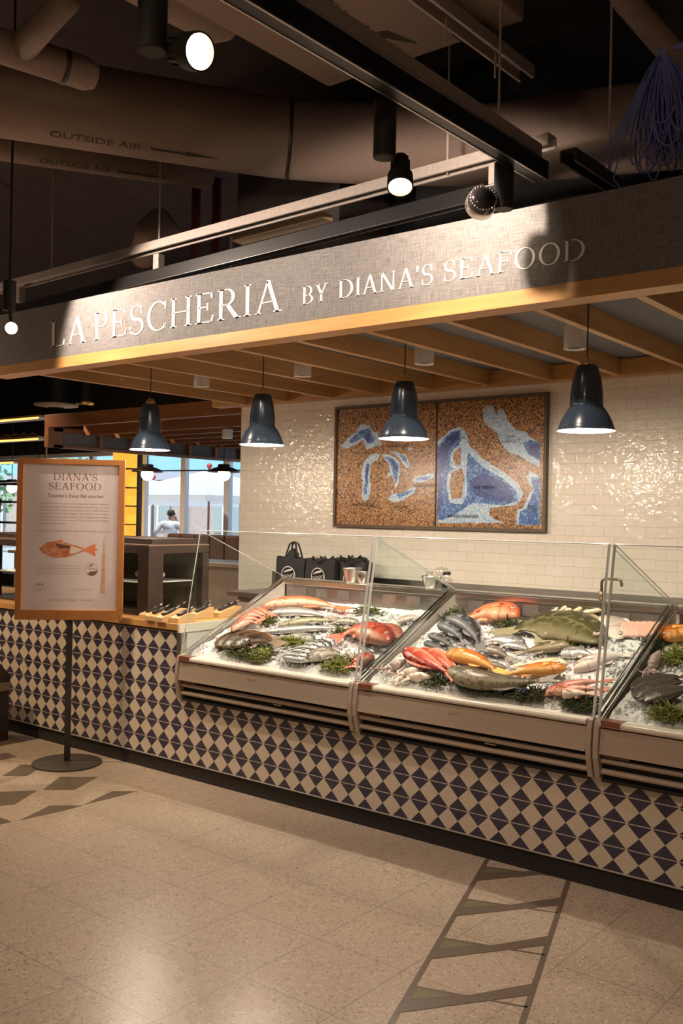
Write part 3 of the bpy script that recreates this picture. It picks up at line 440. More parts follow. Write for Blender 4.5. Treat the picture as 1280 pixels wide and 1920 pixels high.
# pendant lamps over the counter
lampn = ['leftmost of the four blue pendant lamps, hanging over the end of the wooden counter', 'second blue pendant lamp from the left, in front of the bare tiles', 'third blue pendant lamp from the left, in front of the mosaic map', 'rightmost and nearest of the four blue pendant lamps']
LAMPR = [(.146, 0), (.146, .004), (.140, .010), (.137, .022), (.128, .048), (.112, .080), (.097, .104), (.086, .118), (.082, .124)]
LAMPU = [(.082, .124), (.0825, .132), (.082, .165), (.079, .205), (.072, .255), (.063, .295), (.054, .322), (.048, .330), (.0, .332)]
for i, x in enumerate((.715, 1.822, 2.940, 4.060)):
    z = 2.105; t = thing('pendant_lamp', (x, .45, z), lampn[i], 'pendant lamp', 'blue pendant lamps over the counter')
    MB().lathe([(r, z + h) for r, h in LAMPR + LAMPU], (x, .45, 0), 48).build('shade', BLUELAMP, t, True, label='dark blue enamel shade')
    MB().lathe([(r - .003, z + h + .001) for r, h in reversed(LAMPR)] , (x, .45, 0), 48).build('reflector', LAMPIN, t, True, label='white enamel inside')
    MB().ball((x, .45, z + .05), .042, 20, 10).build('bulb', GLOW, t, True)
    MB().lathe([(.0, z + .372), (.012, z + .371), (.022, z + .362), (.034, z + .345), (.036, z + .333), (.036, z + .326)], (x, .45, 0), 24).build('cap', BRASS, t, True)
    MB().tube([(x, .45, z + .37), (x, .45, 2.765)], .0035, 8).build('cord', BLACK, t)
    lamp('POINT', 'pendant_light', (x, .45, z - .004), 28, (1, .83, .66), shadow_soft_size=.03)

# ------------------------------------------------------------------ tiled counter
T = .115
m = mat('diamond_tile', (.7, .65, .55), .33); nt = m.node_tree
sx, sy, sz = sepxyz(nt, objco(nt))
u = mth(nt, 'MULTIPLY_ADD', sx, 1 / T, 100); v = mth(nt, 'MULTIPLY_ADD', sz, 1 / T, -.093 / T + 100)
du = mth(nt, 'ABSOLUTE', mth(nt, 'SUBTRACT', mth(nt, 'FRACT', mth(nt, 'ADD', u, .5)), .5))
fv = mth(nt, 'FRACT', v); dv = mth(nt, 'ABSOLUTE', mth(nt, 'SUBTRACT', fv, .5))
dia = mth(nt, 'LESS_THAN', mth(nt, 'ADD', du, dv), .5)
edge = mth(nt, 'GREATER_THAN', dv, .482); seam = mth(nt, 'LESS_THAN', du, .008)
dark = noise_fac(nt, objco(nt), 14, 2)
c = mixc(nt, dia, ramp(nt, dark, ((.3, (.036, .034, .062)), (.7, (.055, .05, .085)))), (.64, .565, .46))
c = mixc(nt, mth(nt, 'MULTIPLY', seam, .25), c, (.45, .38, .30)); c = mixc(nt, edge, c, (.60, .53, .44))
nt.links.new(c, bsdf(m).inputs['Base Color'])
TILED = m
cn = thing('tiled_counter', (13 * T, .4, 0), 'long counter front in navy and cream diamond tiles on a dark kick base', 'counter')
XL = -5.0
def fY(y0, y1): return lambda a, b, d: (a, d, b)
MB().prism([(XL, .098), (7, .098), (7, .500), (1.60, .500), (1.60, .50), (1.562, .50), (1.562, .903), (XL, .903)], fY(0, 1), 0, .03).build('tile_panel', TILED, cn)
B(XL, 7, .012, .04, 0, .098).build('kick_base', BLACKM, cn)
B(XL, 7, -.004, .012, .094, .100).build('trim_strip', mat('trim_grey', (.5, .45, .38), .4), cn)
B(XL, 1.562, -.012, .86, .913, .956).build('worktop', OAK, cn, bevel=.003)
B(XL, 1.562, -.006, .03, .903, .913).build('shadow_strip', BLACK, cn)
B(1.545, 1.566, .03, .86, .50, .913).build('end_panel', WHITE, cn, label='white end panel of the counter')
B(1.562, 1.578, -.012, .86, .903, .956).build('edge_band', CREAM, cn)
B(XL, 1.54, .78, .80, 0, .90).build('back_panel', BEIGE, cn)
# cream corner post at the end of the high counter
tag(MB().box(1.566, 1.605, -.02, .03, .50, .905).build('corner_post', STEEL, cn), 'steel corner post')

# ------------------------------------------------------------------ refrigerated fish cases
S0, SL = .775, .37
def yz(x): return lambda a, b, d: (d, a, b)
def fish_case(x0, x1, label, lg=True, rg=True):
    t = thing('display_case', ((x0 + x1) / 2, .45, .5), label, 'display case', 'refrigerated fish cases')
    pw = .032; a, b = x0 + pw, x1 - pw
    P = lambda nm, poly, m, xa=a, xb=b, **k: MB().prism(poly, yz(0), xa, xb).build(nm, m, t, **k)
    P('lip_rail', [(-.058, .740), (-.064, .752), (-.058, .764), (-.045, .768), (.012, .768), (.012, .74)], CREAM, bevel=.003, label='cream front rail')
    P('front_panel', [(-.052, .733), (-.062, .645), (-.066, .622), (-.02, .618), (-.01, .733)], BEIGE, bevel=.002, label='beige front panel')
    P('recess', [(-.012, .62), (-.012, .50), (.03, .50), (.03, .74), (-.012, .74)], BLACKM, label='black recess behind the bumper strips')
    for z in (.578, .529): P('bumper_strip', [(-.040, z), (-.046, z + .011), (-.040, z + .022), (-.013, z + .022), (-.013, z)], BEIGE, bevel=.003)
    P('plinth', [(-.03, .493), (-.03, .508), (.03, .508), (.03, .493)], BLACK)
    for xa in (x0, x1 - pw):
        MB().prism([(-.040, .505), (-.068, .60), (-.070, .66), (-.060, .735), (-.050, .764), (-.03, .772), (.02, .772), (.02, .505)], yz(0), xa + .003, xa + pw - .003).build('post', BEIGE, t, bevel=.004)
    # well: floor, back wall, sides
    P('deck', [(.012, .70), (.93, .70 + SL * .93), (.93, .68 + SL * .93), (.012, .66)], STEELD)
    P('back_wall', [(.93, .90), (.93, 1.18), (.945, 1.18), (.945, .90)], STEELD)
    P('back_rail', [(.925, 1.172), (.922, 1.205), (.935, 1.212), (1.04, 1.212), (1.04, 1.172)], STEEL, x0, x1, bevel=.002, label='bright steel rail along the back')
    for xa, xb in ((x0 + .006, x0 + .018), (x1 - .018, x1 - .006)):
        P('side_wall', [(.0, .60), (.0, .745), (.93, 1.192), (.93, .60)], mat('liner_grey', (.50, .46, .41), .3), xa + .004, xb - .004)
        P('side_rail', [(-.02, .752), (-.02, .768), (.925, 1.221), (.93, 1.199)], PLASTIC, xa - .004, xb + .004)
        for xe in (xa - .006, xb + .003): P('rail_edge', [(-.02, .764), (-.02, .772), (.925, 1.225), (.93, 1.214)], STEEL, xe, xe + .003)
    for xx, on in ((x0 + .012, lg), (x1 - .012, rg)):
        if on:
            P('side_glass', [(-.02, .772), (.121, 1.545), (.925, 1.222)], GLASS, xx - .004, xx + .004)
            MB().tube([(xx, -.022, .772), (xx, .120, 1.546)], .003 if lg == 'thin' and xx < (x0 + x1) / 2 else .0072, 6).build('glass_edge', GLASSE, t)
            MB().tube([(xx, .121, 1.546), (xx, .925, 1.224)], .0015 if lg == 'thin' and xx < (x0 + x1) / 2 else .003, 6).build('glass_edge', GLASSE, t)
    P('front_glass', [(-.025, .772), (.117, 1.545), (.123, 1.545), (-.019, .772)], GLASS, x0 + .018, x1 - .018)
    MB().tube([(x0 + .018, .120, 1.545), (x1 - .018, .120, 1.545)], .003, 6).build('glass_edge', GLASSE, t)
    B(a + .006, a + .095, -.066, -.0, .745, .771).build('price_strip', mat('price_red', (.24, .085, .06), .3, coat=.3), t, label='dull red price strip on the front rail')
    B(a + .0, a + .13, -.035, -.013, .603, .620).build('vent_label', mat('rust_label', (.22, .09, .04), .4), t)
    xm = a + (b - a) * .44
    B(xm, xm + .06, -.0585, -.05, .690, .706).build('maker_plate', mat('plate', (.42, .32, .25), .4), t, label='small worn plate on the front panel')
    B(xm + .2, xm + .26, -.047, -.03, .570, .575).build('latch', STEEL, t)
    for q in range(7):
        xq = a + .08 + q * (b - a - .2) / 6
        B(xq, xq + .10, .926, .930, 1.095, 1.155).build('vent_slot', mat('vent_dark', (.12, .10, .09), .5), t)
    return t
fish_case(1.60, 2.995, 'leftmost refrigerated fish case with mackerel and brown flatfish under glass', 'thin')
fish_case(2.997, 4.345, 'middle refrigerated fish case with the huge flatfish and orange fish')
fish_case(4.347, 5.745, 'rightmost refrigerated fish case with dark brown soles, cut off by the frame')
# ------------------------------------------------------------------ crushed ice beds
ICE = mat('ice', (.74, .74, .74), .22, spec=.6, sss=.0); nt = ICE.node_tree
f = noise_fac(nt, objco(nt), 160, 3); nt.links.new(ramp(nt, f, ((.35, (.52, .51, .50)), (.6, (.80, .79, .78)))), bsdf(ICE).inputs['Base Color']); bump(ICE, f, .6, .006)
rng = random.Random(3)
def ice_bed(x0, x1, label):
    mb = MB(); nx, ny = 84, 62; ya, yb = .004, .925
    vs = []
    for j in range(ny + 1):
        for i in range(nx + 1):
            x = x0 + (x1 - x0) * i / nx; y = ya + (yb - ya) * j / ny
            h = noise.noise(Vector((x * 9, y * 9, 1.3))) * .012 + noise.noise(Vector((x * 38, y * 38, 4.1))) * .007 + abs(noise.noise(Vector((x * 90, y * 90, 9)))) * .006
            if y < .06: h -= (.06 - y) * .4
            vs.append((x, y, S0 + SL * (y if y < .72 else .72 + (y - .72) * .45) - .006 + h))
    mb.add(vs, [(j * (nx + 1) + i, j * (nx + 1) + i + 1, (j + 1) * (nx + 1) + i + 1, (j + 1) * (nx + 1) + i) for j in range(ny) for i in range(nx)])
    for _ in range(900):
        x = rng.uniform(x0 + .02, x1 - .02); y = rng.uniform(.03, .74); s = rng.uniform(.003, .0085)
        a, b, c = rng.random() * 6, rng.random() * 6, rng.random() * 6
        R = Matrix.Rotation(a, 3, 'X') @ Matrix.Rotation(b, 3, 'Y') @ Matrix.Rotation(c, 3, 'Z')
        mb.obox((x, y, S0 + SL * y + .006), R @ Vector((s, 0, 0)), R @ Vector((0, s * .8, 0)), R @ Vector((0, 0, s * .7)))
    o = mb.build('crushed_ice', ICE); tag(o, label, 'ice', kind='stuff')
ice_bed(1.64, 2.955, 'bed of crushed ice under the mackerel in the leftmost case')
ice_bed(3.037, 4.305, 'bed of crushed ice under the huge flatfish in the middle case')
ice_bed(4.387, 5.70, 'bed of crushed ice under the dark brown soles in the rightmost case')

# ------------------------------------------------------------------ fish
TH = math.atan(SL)
def fish_mat(kind):
    k = 'fish_' + kind
    if k in MATS: return MATS[k]
    C = {   # belly, flank, back, blotch, blotch amount, blotch scale
        'coral': ((.74, .50, .36), (.62, .17, .08), (.46, .08, .03), (.50, .08, .03), .35, 16),
        'coralspot': ((.70, .34, .20), (.60, .17, .07), (.46, .09, .04), (.30, .05, .03), .35, 12),
        'red': ((.60, .26, .16), (.46, .06, .032), (.26, .022, .014), (.70, .30, .2), .30, 20),
        'pinkred': ((.68, .42, .31), (.50, .15, .10), (.30, .06, .04), (.74, .42, .32), .30, 20),
        'palepink': ((.80, .66, .56), (.74, .46, .36), (.66, .24, .16), (.8, .6, .5), .3, 18),
        'pinkgrey': ((.70, .60, .54), (.52, .38, .34), (.36, .24, .21), (.6, .4, .35), .3, 20),
        'silver': ((.70, .69, .66), (.34, .34, .335), (.06, .063, .068), (.45, .45, .46), .30, 26),
        'olive': ((.48, .44, .30), (.20, .19, .08), (.08, .075, .03), (.10, .09, .04), .5, 24),
        'olivebrown': ((.32, .27, .18), (.10, .076, .036), (.045, .028, .016), (.30, .24, .14), .4, 20),
        'halibut': ((.15, .13, .07), (.052, .048, .018), (.035, .032, .014), (.15, .14, .08), .55, 9),
        'brown': ((.05, .028, .014), (.022, .012, .006), (.10, .055, .025), (.06, .035, .02), .5, 14),
        'sole': ((.10, .08, .065), (.045, .034, .027), (.06, .045, .035), (.13, .10, .08), .35, 22),
        'slate': ((.16, .16, .165), (.036, .037, .04), (.014, .0145, .016), (.22, .22, .23), .4, 14),
        'dark': ((.30, .28, .26), (.10, .095, .09), (.05, .047, .045), (.16, .15, .14), .4, 20),
        'spotted': ((.48, .45, .38), (.20, .18, .14), (.10, .09, .07), (.04, .035, .03), .6, 34),
        'grey': ((.46, .45, .43), (.22, .215, .20), (.10, .095, .09), (.28, .27, .25), .4, 16),
        'greybrown': ((.32, .28, .235), (.105, .088, .073), (.045, .037, .03), (.34, .29, .25), .4, 18),
        'cod': ((.30, .255, .18), (.088, .072, .046), (.034, .028, .018), (.07, .055, .035), .6, 20),
        'mottled': ((.46, .41, .35), (.17, .135, .10), (.08, .06, .042), (.62, .58, .52), .6, 22),
        'mackerel': ((.62, .62, .60), (.24, .26, .25), (.025, .034, .034), (.03, .04, .04), .0, 22),
        'paleyellow': ((.78, .70, .54), (.62, .50, .33), (.46, .34, .20), (.70, .58, .40), .3, 18),
        'pale': ((.66, .58, .52), (.54, .45, .39), (.34, .27, .21), (.72, .52, .46), .45, 10),
        'orange': ((.68, .34, .10), (.54, .15, .022), (.34, .075, .014), (.82, .44, .16), .35, 16),
        'fillet': ((.66, .42, .34), (.62, .34, .27), (.60, .38, .30), (.60, .26, .21), .5, 24),
    }[kind]
    wet = {'silver': .2, 'mackerel': .2}.get(kind, .26)
    m = mat(k, C[1], wet, .35 if kind in ('silver', 'mackerel') else 0, .16 if kind in ('brown', 'sole', 'halibut', 'slate', 'cod', 'olivebrown') else .28, coat=0); nt = m.node_tree
    av = nd(nt, 'ShaderNodeAttribute', attribute_name='v'); as_ = nd(nt, 'ShaderNodeAttribute', attribute_name='s')
    oc = objco(nt); f = noise_fac(nt, oc, C[5] * 1.6, 3)
    vj = mth(nt, 'ADD', av.outputs['Fac'], mth(nt, 'MULTIPLY_ADD', f, .24, -.12))
    c = ramp(nt, vj, ((.16, C[0]), (.46, C[1]), (.86, C[2])))
    if C[4]: c = mixc(nt, mth(nt, 'MULTIPLY', ramp(nt, noise_fac(nt, oc, C[5] * 2.6, 2, .4), ((.52, (0, 0, 0)), (.64, (1, 1, 1)))), C[4]), c, C[3])
    if kind == 'mackerel':
        w = mth(nt, 'SINE', mth(nt, 'ADD', mth(nt, 'MULTIPLY', as_.outputs['Fac'], 70), mth(nt, 'MULTIPLY', f, 9)))
        st = mth(nt, 'MULTIPLY', mth(nt, 'GREATER_THAN', w, .05), mth(nt, 'GREATER_THAN', vj, .42)); c = mixc(nt, mth(nt, 'MULTIPLY', st, .85), c, (.015, .02, .022))
    if kind == 'coralspot':
        vv = nd(nt, 'ShaderNodeTexVoronoi'); vv.inputs['Scale'].default_value = 10; nt.links.new(oc, vv.inputs['Vector'])
        c = mixc(nt, mth(nt, 'LESS_THAN', vv.outputs['Distance'], .17), c, (.24, .05, .03))
    if kind not in ('fillet', 'halibut', 'brown', 'sole'):
        g = mth(nt, 'ABSOLUTE', mth(nt, 'SUBTRACT', mth(nt, 'ADD', as_.outputs['Fac'], mth(nt, 'MULTIPLY', mth(nt, 'ABSOLUTE', mth(nt, 'SUBTRACT', av.outputs['Fac'], .5)), .16)), .27))
        c = mixc(nt, mth(nt, 'MULTIPLY', mth(nt, 'LESS_THAN', g, .012), .5), c, tuple(v * .4 for v in C[2]))
    if kind in ('halibut', 'brown', 'sole', 'cod', 'olive', 'greybrown'):
        g = mth(nt, 'ABSOLUTE', mth(nt, 'SUBTRACT', av.outputs['Fac'], .56)); c = mixc(nt, mth(nt, 'MULTIPLY', mth(nt, 'LESS_THAN', g, .02), .5), c, C[0])
    nt.links.new(c, bsdf(m).inputs['Base Color'])
    vs = nd(nt, 'ShaderNodeTexVoronoi'); vs.inputs['Scale'].default_value = 170; nt.links.new(oc, vs.inputs['Vector'])
    bump(m, vs.outputs['Distance'], .18 if kind != 'fillet' else .05, .003)
    MATS[k] = m; return m
def fin_mat(kind):
    k = 'fin_' + kind
    if k in MATS: return MATS[k]
    base = {'coral': (.66, .15, .07), 'coralspot': (.66, .2, .09), 'red': (.52, .09, .05), 'pinkred': (.56, .16, .10), 'palepink': (.68, .30, .22), 'orange': (.74, .30, .06), 'halibut': (.20, .18, .10), 'brown': (.15, .09, .055), 'sole': (.05, .038, .03), 'slate': (.12, .12, .13), 'pale': (.62, .52, .46), 'paleyellow': (.60, .46, .28)}.get(kind, (.24, .21, .18))
    m = noisy(k, base, tuple(min(1, v * 1.45) for v in base), 60, .4, stretch=(1, 1, 1), bmp=.2); return m
PUP = mat('fish_pupil', (.01, .01, .01), .1, coat=1)
IRIS = mat('fish_iris', (.72, .62, .40), .2)
IRISD = mat('fish_iris_dull', (.35, .30, .22), .2)
PROF = {
 'snap': [(0, .08), (.04, .34), (.12, .68), (.24, .95), (.36, 1), (.56, .84), (.74, .50), (.87, .22), (.95, .15), (1, .18)],
 'long': [(0, .12), (.05, .46), (.14, .82), (.28, 1), (.48, .96), (.68, .72), (.84, .42), (.94, .20), (1, .21)],
 'flat': [(0, .14), (.05, .36), (.2, .76), (.42, 1), (.66, .84), (.84, .46), (.94, .16), (1, .15)],
 'fillet': [(0, .35), (.1, .8), (.5, 1), (.9, .8), (1, .45)]}
def pv(pts, s):
    for (a, b), (c, d) in zip(pts, pts[1:]):
        if s <= c:
            t = (s - a) / (c - a); t = t * t * (3 - 2 * t) * .5 + t * .5; return b + (d - b) * t
    return pts[-1][1]
def make_fish(kind, prof, hd, md, tl, H, lift, dors, label, group, frame=None):
    ct = math.cos(TH); H = H * {'flat': 1.38, 'snap': 1.14, 'long': 1.08, 'fillet': 1.2}[prof]
    c = Vector(((hd[0] + tl[0]) / 2, (hd[1] + tl[1]) / 2))
    ft = lambda p: Vector((p[0] - c.x, (p[1] - c.y) / ct))
    h, mid, t = ft(hd), ft(md), ft(tl); q = mid * 2 - (h + t) / 2
    wr = {'snap': .27, 'long': .36, 'flat': .12, 'fillet': .3}[prof] * H
    hh = H / 2 * 1.06
    en = Vector((0, -math.sin(TH), math.cos(TH)))
    loc = Vector((c.x, c.y, S0 + SL * c.y)) + en * (lift + wr * .25)
    nm = {'flat': 'flatfish', 'fillet': 'fish_fillet'}.get(prof, {'mackerel': 'mackerel', 'red': 'red_snapper', 'cod': 'cod_fish'}.get(kind, 'whole_fish'))
    root = thing(nm, loc, label, 'fish', group, rot=(TH, 0, 0)); OFF[root.name] = Vector((0, 0, 0))
    def spine(s):
        p = h * (1 - s) ** 2 + q * 2 * s * (1 - s) + t * s * s; d = (h * (2 * s - 2) + q * (2 - 4 * s) + t * 2 * s).normalized()
        n = Vector((-d.y, d.x))
        return p, d, n
    sg = 1 if spine(.4)[2].y * dors >= 0 else -1
    bl = 1.0 if prof == 'fillet' else .86
    N, RN = 26, 14
    mb = MB(); vs = []; av = []; as_ = []
    for i in range(N + 1):
        s = i / N; p, d, n = spine(s * bl); r = pv(PROF[prof], s); n = n * sg
        w = wr * min(1, r ** .7 if prof != 'flat' else r) * (1.0 if s < .75 else 1.0 - (s - .75) * 1.2)
        for k in range(RN):
            a = 2 * PI * k / RN; cy, cz = math.cos(a), math.sin(a)
            y = hh * r * (abs(cy) ** .9) * (1 if cy > 0 else -1); z = w * (abs(cz) ** .85) * (1 if cz > 0 else -.6)
            pt = p + n * y; vs.append(Vector((pt.x, pt.y, z))); av.append(.5 + .5 * cy); as_.append(s)
    fs = [(i * RN + k, i * RN + (k + 1) % RN, (i + 1) * RN + (k + 1) % RN, (i + 1) * RN + k) for i in range(N) for k in range(RN)]
    fs += [tuple(range(RN - 1, -1, -1)), tuple(N * RN + k for k in range(RN))]
    mb.add(vs, fs); mb.at = {'v': av, 's': as_}
    mb.build('body', fish_mat(kind), root, True, local=True)
    if prof == 'fillet': return root
    FM = fin_mat(kind)
    # tail fin: a fan with a notch
    p0, d0, n0 = spine(bl * .965); p1, d1, n1 = spine(1.0); L = (p1 - p0).length * 1.05; w = hh * (.26 if prof != 'flat' else .2); sp = hh * (.80 if prof == 'snap' else .62 if prof == 'long' else .42)
    fan = MB(); A = []
    for k in range(9):
        e = k / 4 - 1; tip = L * (1 - .28 * (1 - abs(e)) * (prof != 'flat'))
        A.append((p0 + n0 * (e * w), p0 + d0 * tip + n0 * (e * sp)))
    top = [Vector((a.x, a.y, .004)) for a, b in A] + [Vector(((a.x + b.x) / 2, (a.y + b.y) / 2, .006)) for a, b in A] + [Vector((b.x, b.y, .002)) for a, b in A]
    bot = [v - Vector((0, 0, .004)) for v in top]
    idx = [(r * 9 + k, r * 9 + k + 1, (r + 1) * 9 + k + 1, (r + 1) * 9 + k) for r in range(2) for k in range(8)]
    fan.add(top, idx); fan.add(bot, [tuple(reversed(f)) for f in idx]); fan.build('tail_fin', FM, root, True, local=True)
    def edgefin(name, s0, s1, side, hgt, spiky=0):
        f_ = MB(); T_ = []; n_ = 14
        for i in range(n_ + 1):
            s = s0 + (s1 - s0) * i / n_; p, d, n = spine(s * bl); r = pv(PROF[prof], s) * hh; n = n * sg * side
            e = hgt * math.sin(PI * min(1, (i + .6) / n_) ** .8) * (1 - spiky * .5 * (i % 2))
            a = p + n * r * .9; b = p + n * (r + e) + d * e * .5; T_.append((a, b))
        v_ = [Vector((a.x, a.y, .004)) for a, b in T_] + [Vector((b.x, b.y, -.002)) for a, b in T_]
        v2 = [x - Vector((0, 0, .003)) for x in v_]; m_ = n_ + 1
        ii = [(k, k + 1, m_ + k + 1, m_ + k) for k in range(n_)]
        f_.add(v_, ii); f_.add(v2, [tuple(reversed(x)) for x in ii]); f_.build(name, FM, root, True, local=True)
    if prof == 'flat': edgefin('dorsal_fin', .08, .92, 1, hh * .20); edgefin('anal_fin', .14, .92, -1, hh * .20)
    else: edgefin('dorsal_fin', .30, .80, 1, hh * (.30 if prof == 'snap' else .24), 1 if kind in ('coral', 'red', 'orange') else 0); edgefin('anal_fin', .60, .82, -1, hh * .22)
    # pectoral fin on the upper side
    if prof != 'flat':
        p, d, n = spine(.27 * bl); n = n * sg; pf = MB(); V_ = []
        for k in range(7):
            a = math.radians(-38 + 10 * k); l = hh * (.62 if prof == 'snap' else .8)
            e = p - n * hh * .18 + (d * math.cos(a) - n * math.sin(a)) * l; V_.append(Vector((e.x, e.y, wr * .88)))
        b_ = p - n * hh * .15; V_.append(Vector((b_.x, b_.y, wr * 1.03)))
        pf.add(V_, [(k, k + 1, 7) for k in range(6)]); pf.add([x + Vector((0, 0, .0025)) for x in V_], [(7, k + 1, k) for k in range(6)]); pf.build('pectoral_fin', FM, root, True, local=True)
    # eye
    es = .12 if prof != 'flat' else .07
    p, d, n = spine(es * bl); r = pv(PROF[prof], es); n = n * sg
    big = 1.75 if 'big pale eye' in label else 1.0
    er = max(.004, hh * .14) * big; e = p + n * hh * r * .28; ez = wr * min(1, r ** .7) * .88
    ey = MB(); ey.ball((e.x, e.y, ez), er, 12, 6, (1, 1, .6)); ey.cur = 1; ey.ball((e.x, e.y, ez + er * .35), er * .58, 10, 5, (1, 1, .6))
    ey.build('eye', [IRIS if kind in ('orange', 'red', 'coral', 'silver', 'pinkred') else IRISD, PUP], root, True, local=True)
    return root
for kind, prof, hd, md, tl, H, lift, dors, label, group in FISH:
    make_fish(kind, prof, hd, md, tl, H, lift, dors, label, group)

# squid with tentacles
SQM = {0: noisy('squid_purple', (.30, .20, .20), (.55, .42, .38), 30, .2, coat=.4), 1: noisy('squid_pale', (.66, .52, .44), (.78, .68, .58), 30, .2, coat=.4)}
for i, (a, b, label) in enumerate(SQUID):
    m_ = SQM[0 if 'purple' in label else 1]
    A = Vector((a[0], a[1], S0 + SL * a[1] + .025)); Bv = Vector((b[0], b[1], S0 + SL * b[1] + .03)); d = (A - Bv).normalized()
    t = thing('squid', (A + Bv) / 2 - Vector((0, 0, .03)), label, 'squid')
    L = max((A - Bv).length, .14); up = Vector((0, -math.sin(TH), math.cos(TH))); sd = d.cross(up).normalized()
    MB().tube([Bv - d * .01, Bv + d * L * .12, Bv + d * L * .35, Bv + d * L * .6, Bv + d * L * .7], [.004, .016, .028, .027, .018], 14).build('mantle', m_, t, True)
    MB().ball(Bv + d * L * .76, .02, 12, 8).build('head', m_, t, True)
    rr = random.Random(i + 40)
    for k in range(7):
        o_ = Bv + d * L * .8 + sd * (k - 3) * .006; pts = [o_]; dd = (d + sd * (k - 3) * .22).normalized(); cu = rr.uniform(-1.6, 1.6)
        for s in range(7):
            dd = (Matrix.Rotation(cu * .28, 3, up) @ dd); pts.append(pts[-1] + dd * .015 + up * rr.uniform(-.002, .003))
        MB().tube(pts, [.0065 - .0007 * s for s in range(8)], 7).build('tentacle', m_, t, True)
# razor clams
SHELL = noisy('clam_shell', (.58, .46, .28), (.74, .62, .42), 40, .35, stretch=(1, 6, 1))
cn_ = ['leftmost', 'second from the left', 'third from the left', 'third from the right', 'second from the right', 'rightmost']
for i, (x, y) in enumerate(CLAM):
    z = S0 + SL * y + .028 + .012 * (i % 2)
    t = thing('razor_clam', (x, y, z - .012), 'cream razor clam behind the huge flatfish, %s of the bunch' % cn_[i], 'clam', 'razor clams in the middle case')
    an = math.radians(62 + 24 * math.sin(i * 2.1 + .4)); d = Vector((math.cos(an), math.sin(an) * math.cos(TH), math.sin(an) * math.sin(TH)))
    c = Vector((x, y, z)); s = Vector((-math.sin(an), math.cos(an), 0)) * .013
    MB().tube([c - d * .075, c - d * .05, c, c + d * .05, c + d * .075], [.007, .0125, .014, .0125, .008], 10).build('shell', SHELL, t, True)
    MB().tube([c - d * .07, c - d * .09, c - d * .102 + Vector((0, 0, .004))], [.007, .0075, .004], 8).build('foot', SQM[1], t, True)

# seaweed
def weed_mat(nm, c1, c2):
    m = mat(nm, c1, .35, coat=.3); nt = m.node_tree
    f = noise_fac(nt, objco(nt), 55, 2); nt.links.new(ramp(nt, f, ((.35, c1), (.65, c2))), bsdf(m).inputs['Base Color']); return m
WM = [weed_mat('weed_dark', (.018, .026, .008), (.07, .085, .02)), weed_mat('weed_mid', (.045, .06, .012), (.14, .15, .03)), weed_mat('weed_bright', (.12, .14, .02), (.32, .33, .06))]
for i, (c, rx, ry, n, tone, label) in enumerate(WEED):
    rr = random.Random(100 + i); mb = MB()
    for k in range(int(n * 1.5)):
        a = rr.random() * 2 * PI; r = math.sqrt(rr.random())
        x = c[0] + rx * r * math.cos(a); y = max(.012, c[1] + ry * r * math.sin(a)); z = S0 + SL * y + .008 + .045 * (1 - r) * rr.random()
        p = Vector((x, y, z)); d = Vector((rr.uniform(-1, 1), rr.uniform(-1, 1), rr.uniform(-.1, .9))).normalized(); w = rr.uniform(.0022, .0048); pts = []
        for s in range(6):
            pts.append(p.copy()); p = p + d * rr.uniform(.008, .014); d = (d + Vector((rr.uniform(-.6, .6), rr.uniform(-.6, .6), rr.uniform(-.55, .3)))).normalized()
            p.y = max(p.y, .012); p.z = max(p.z, S0 + SL * p.y + .002)
        mb.tube(pts, [w, w * 1.1, w, w * .9, w * .7, w * .3], 4)
    tag(mb.build('seaweed', WM[tone], None, True), label, 'seaweed')
# two blue claw bands in the seaweed
for i, (dx, lb) in enumerate(((0, 'blue rubber band in the seaweed, left of the pair'), (.03, 'blue rubber band in the seaweed, right of the pair'))):
    x, y = 3.93 + dx, .05; tag(MB().lathe([(.007, 0), (.012, .002), (.012, .012), (.007, .014)], (x, y, S0 + SL * y + .035), 14, (.3, -.8, .4)).build('rubber_band', mat('band_blue', (.05, .06, .35), .4), None, True), lb, 'rubber band')
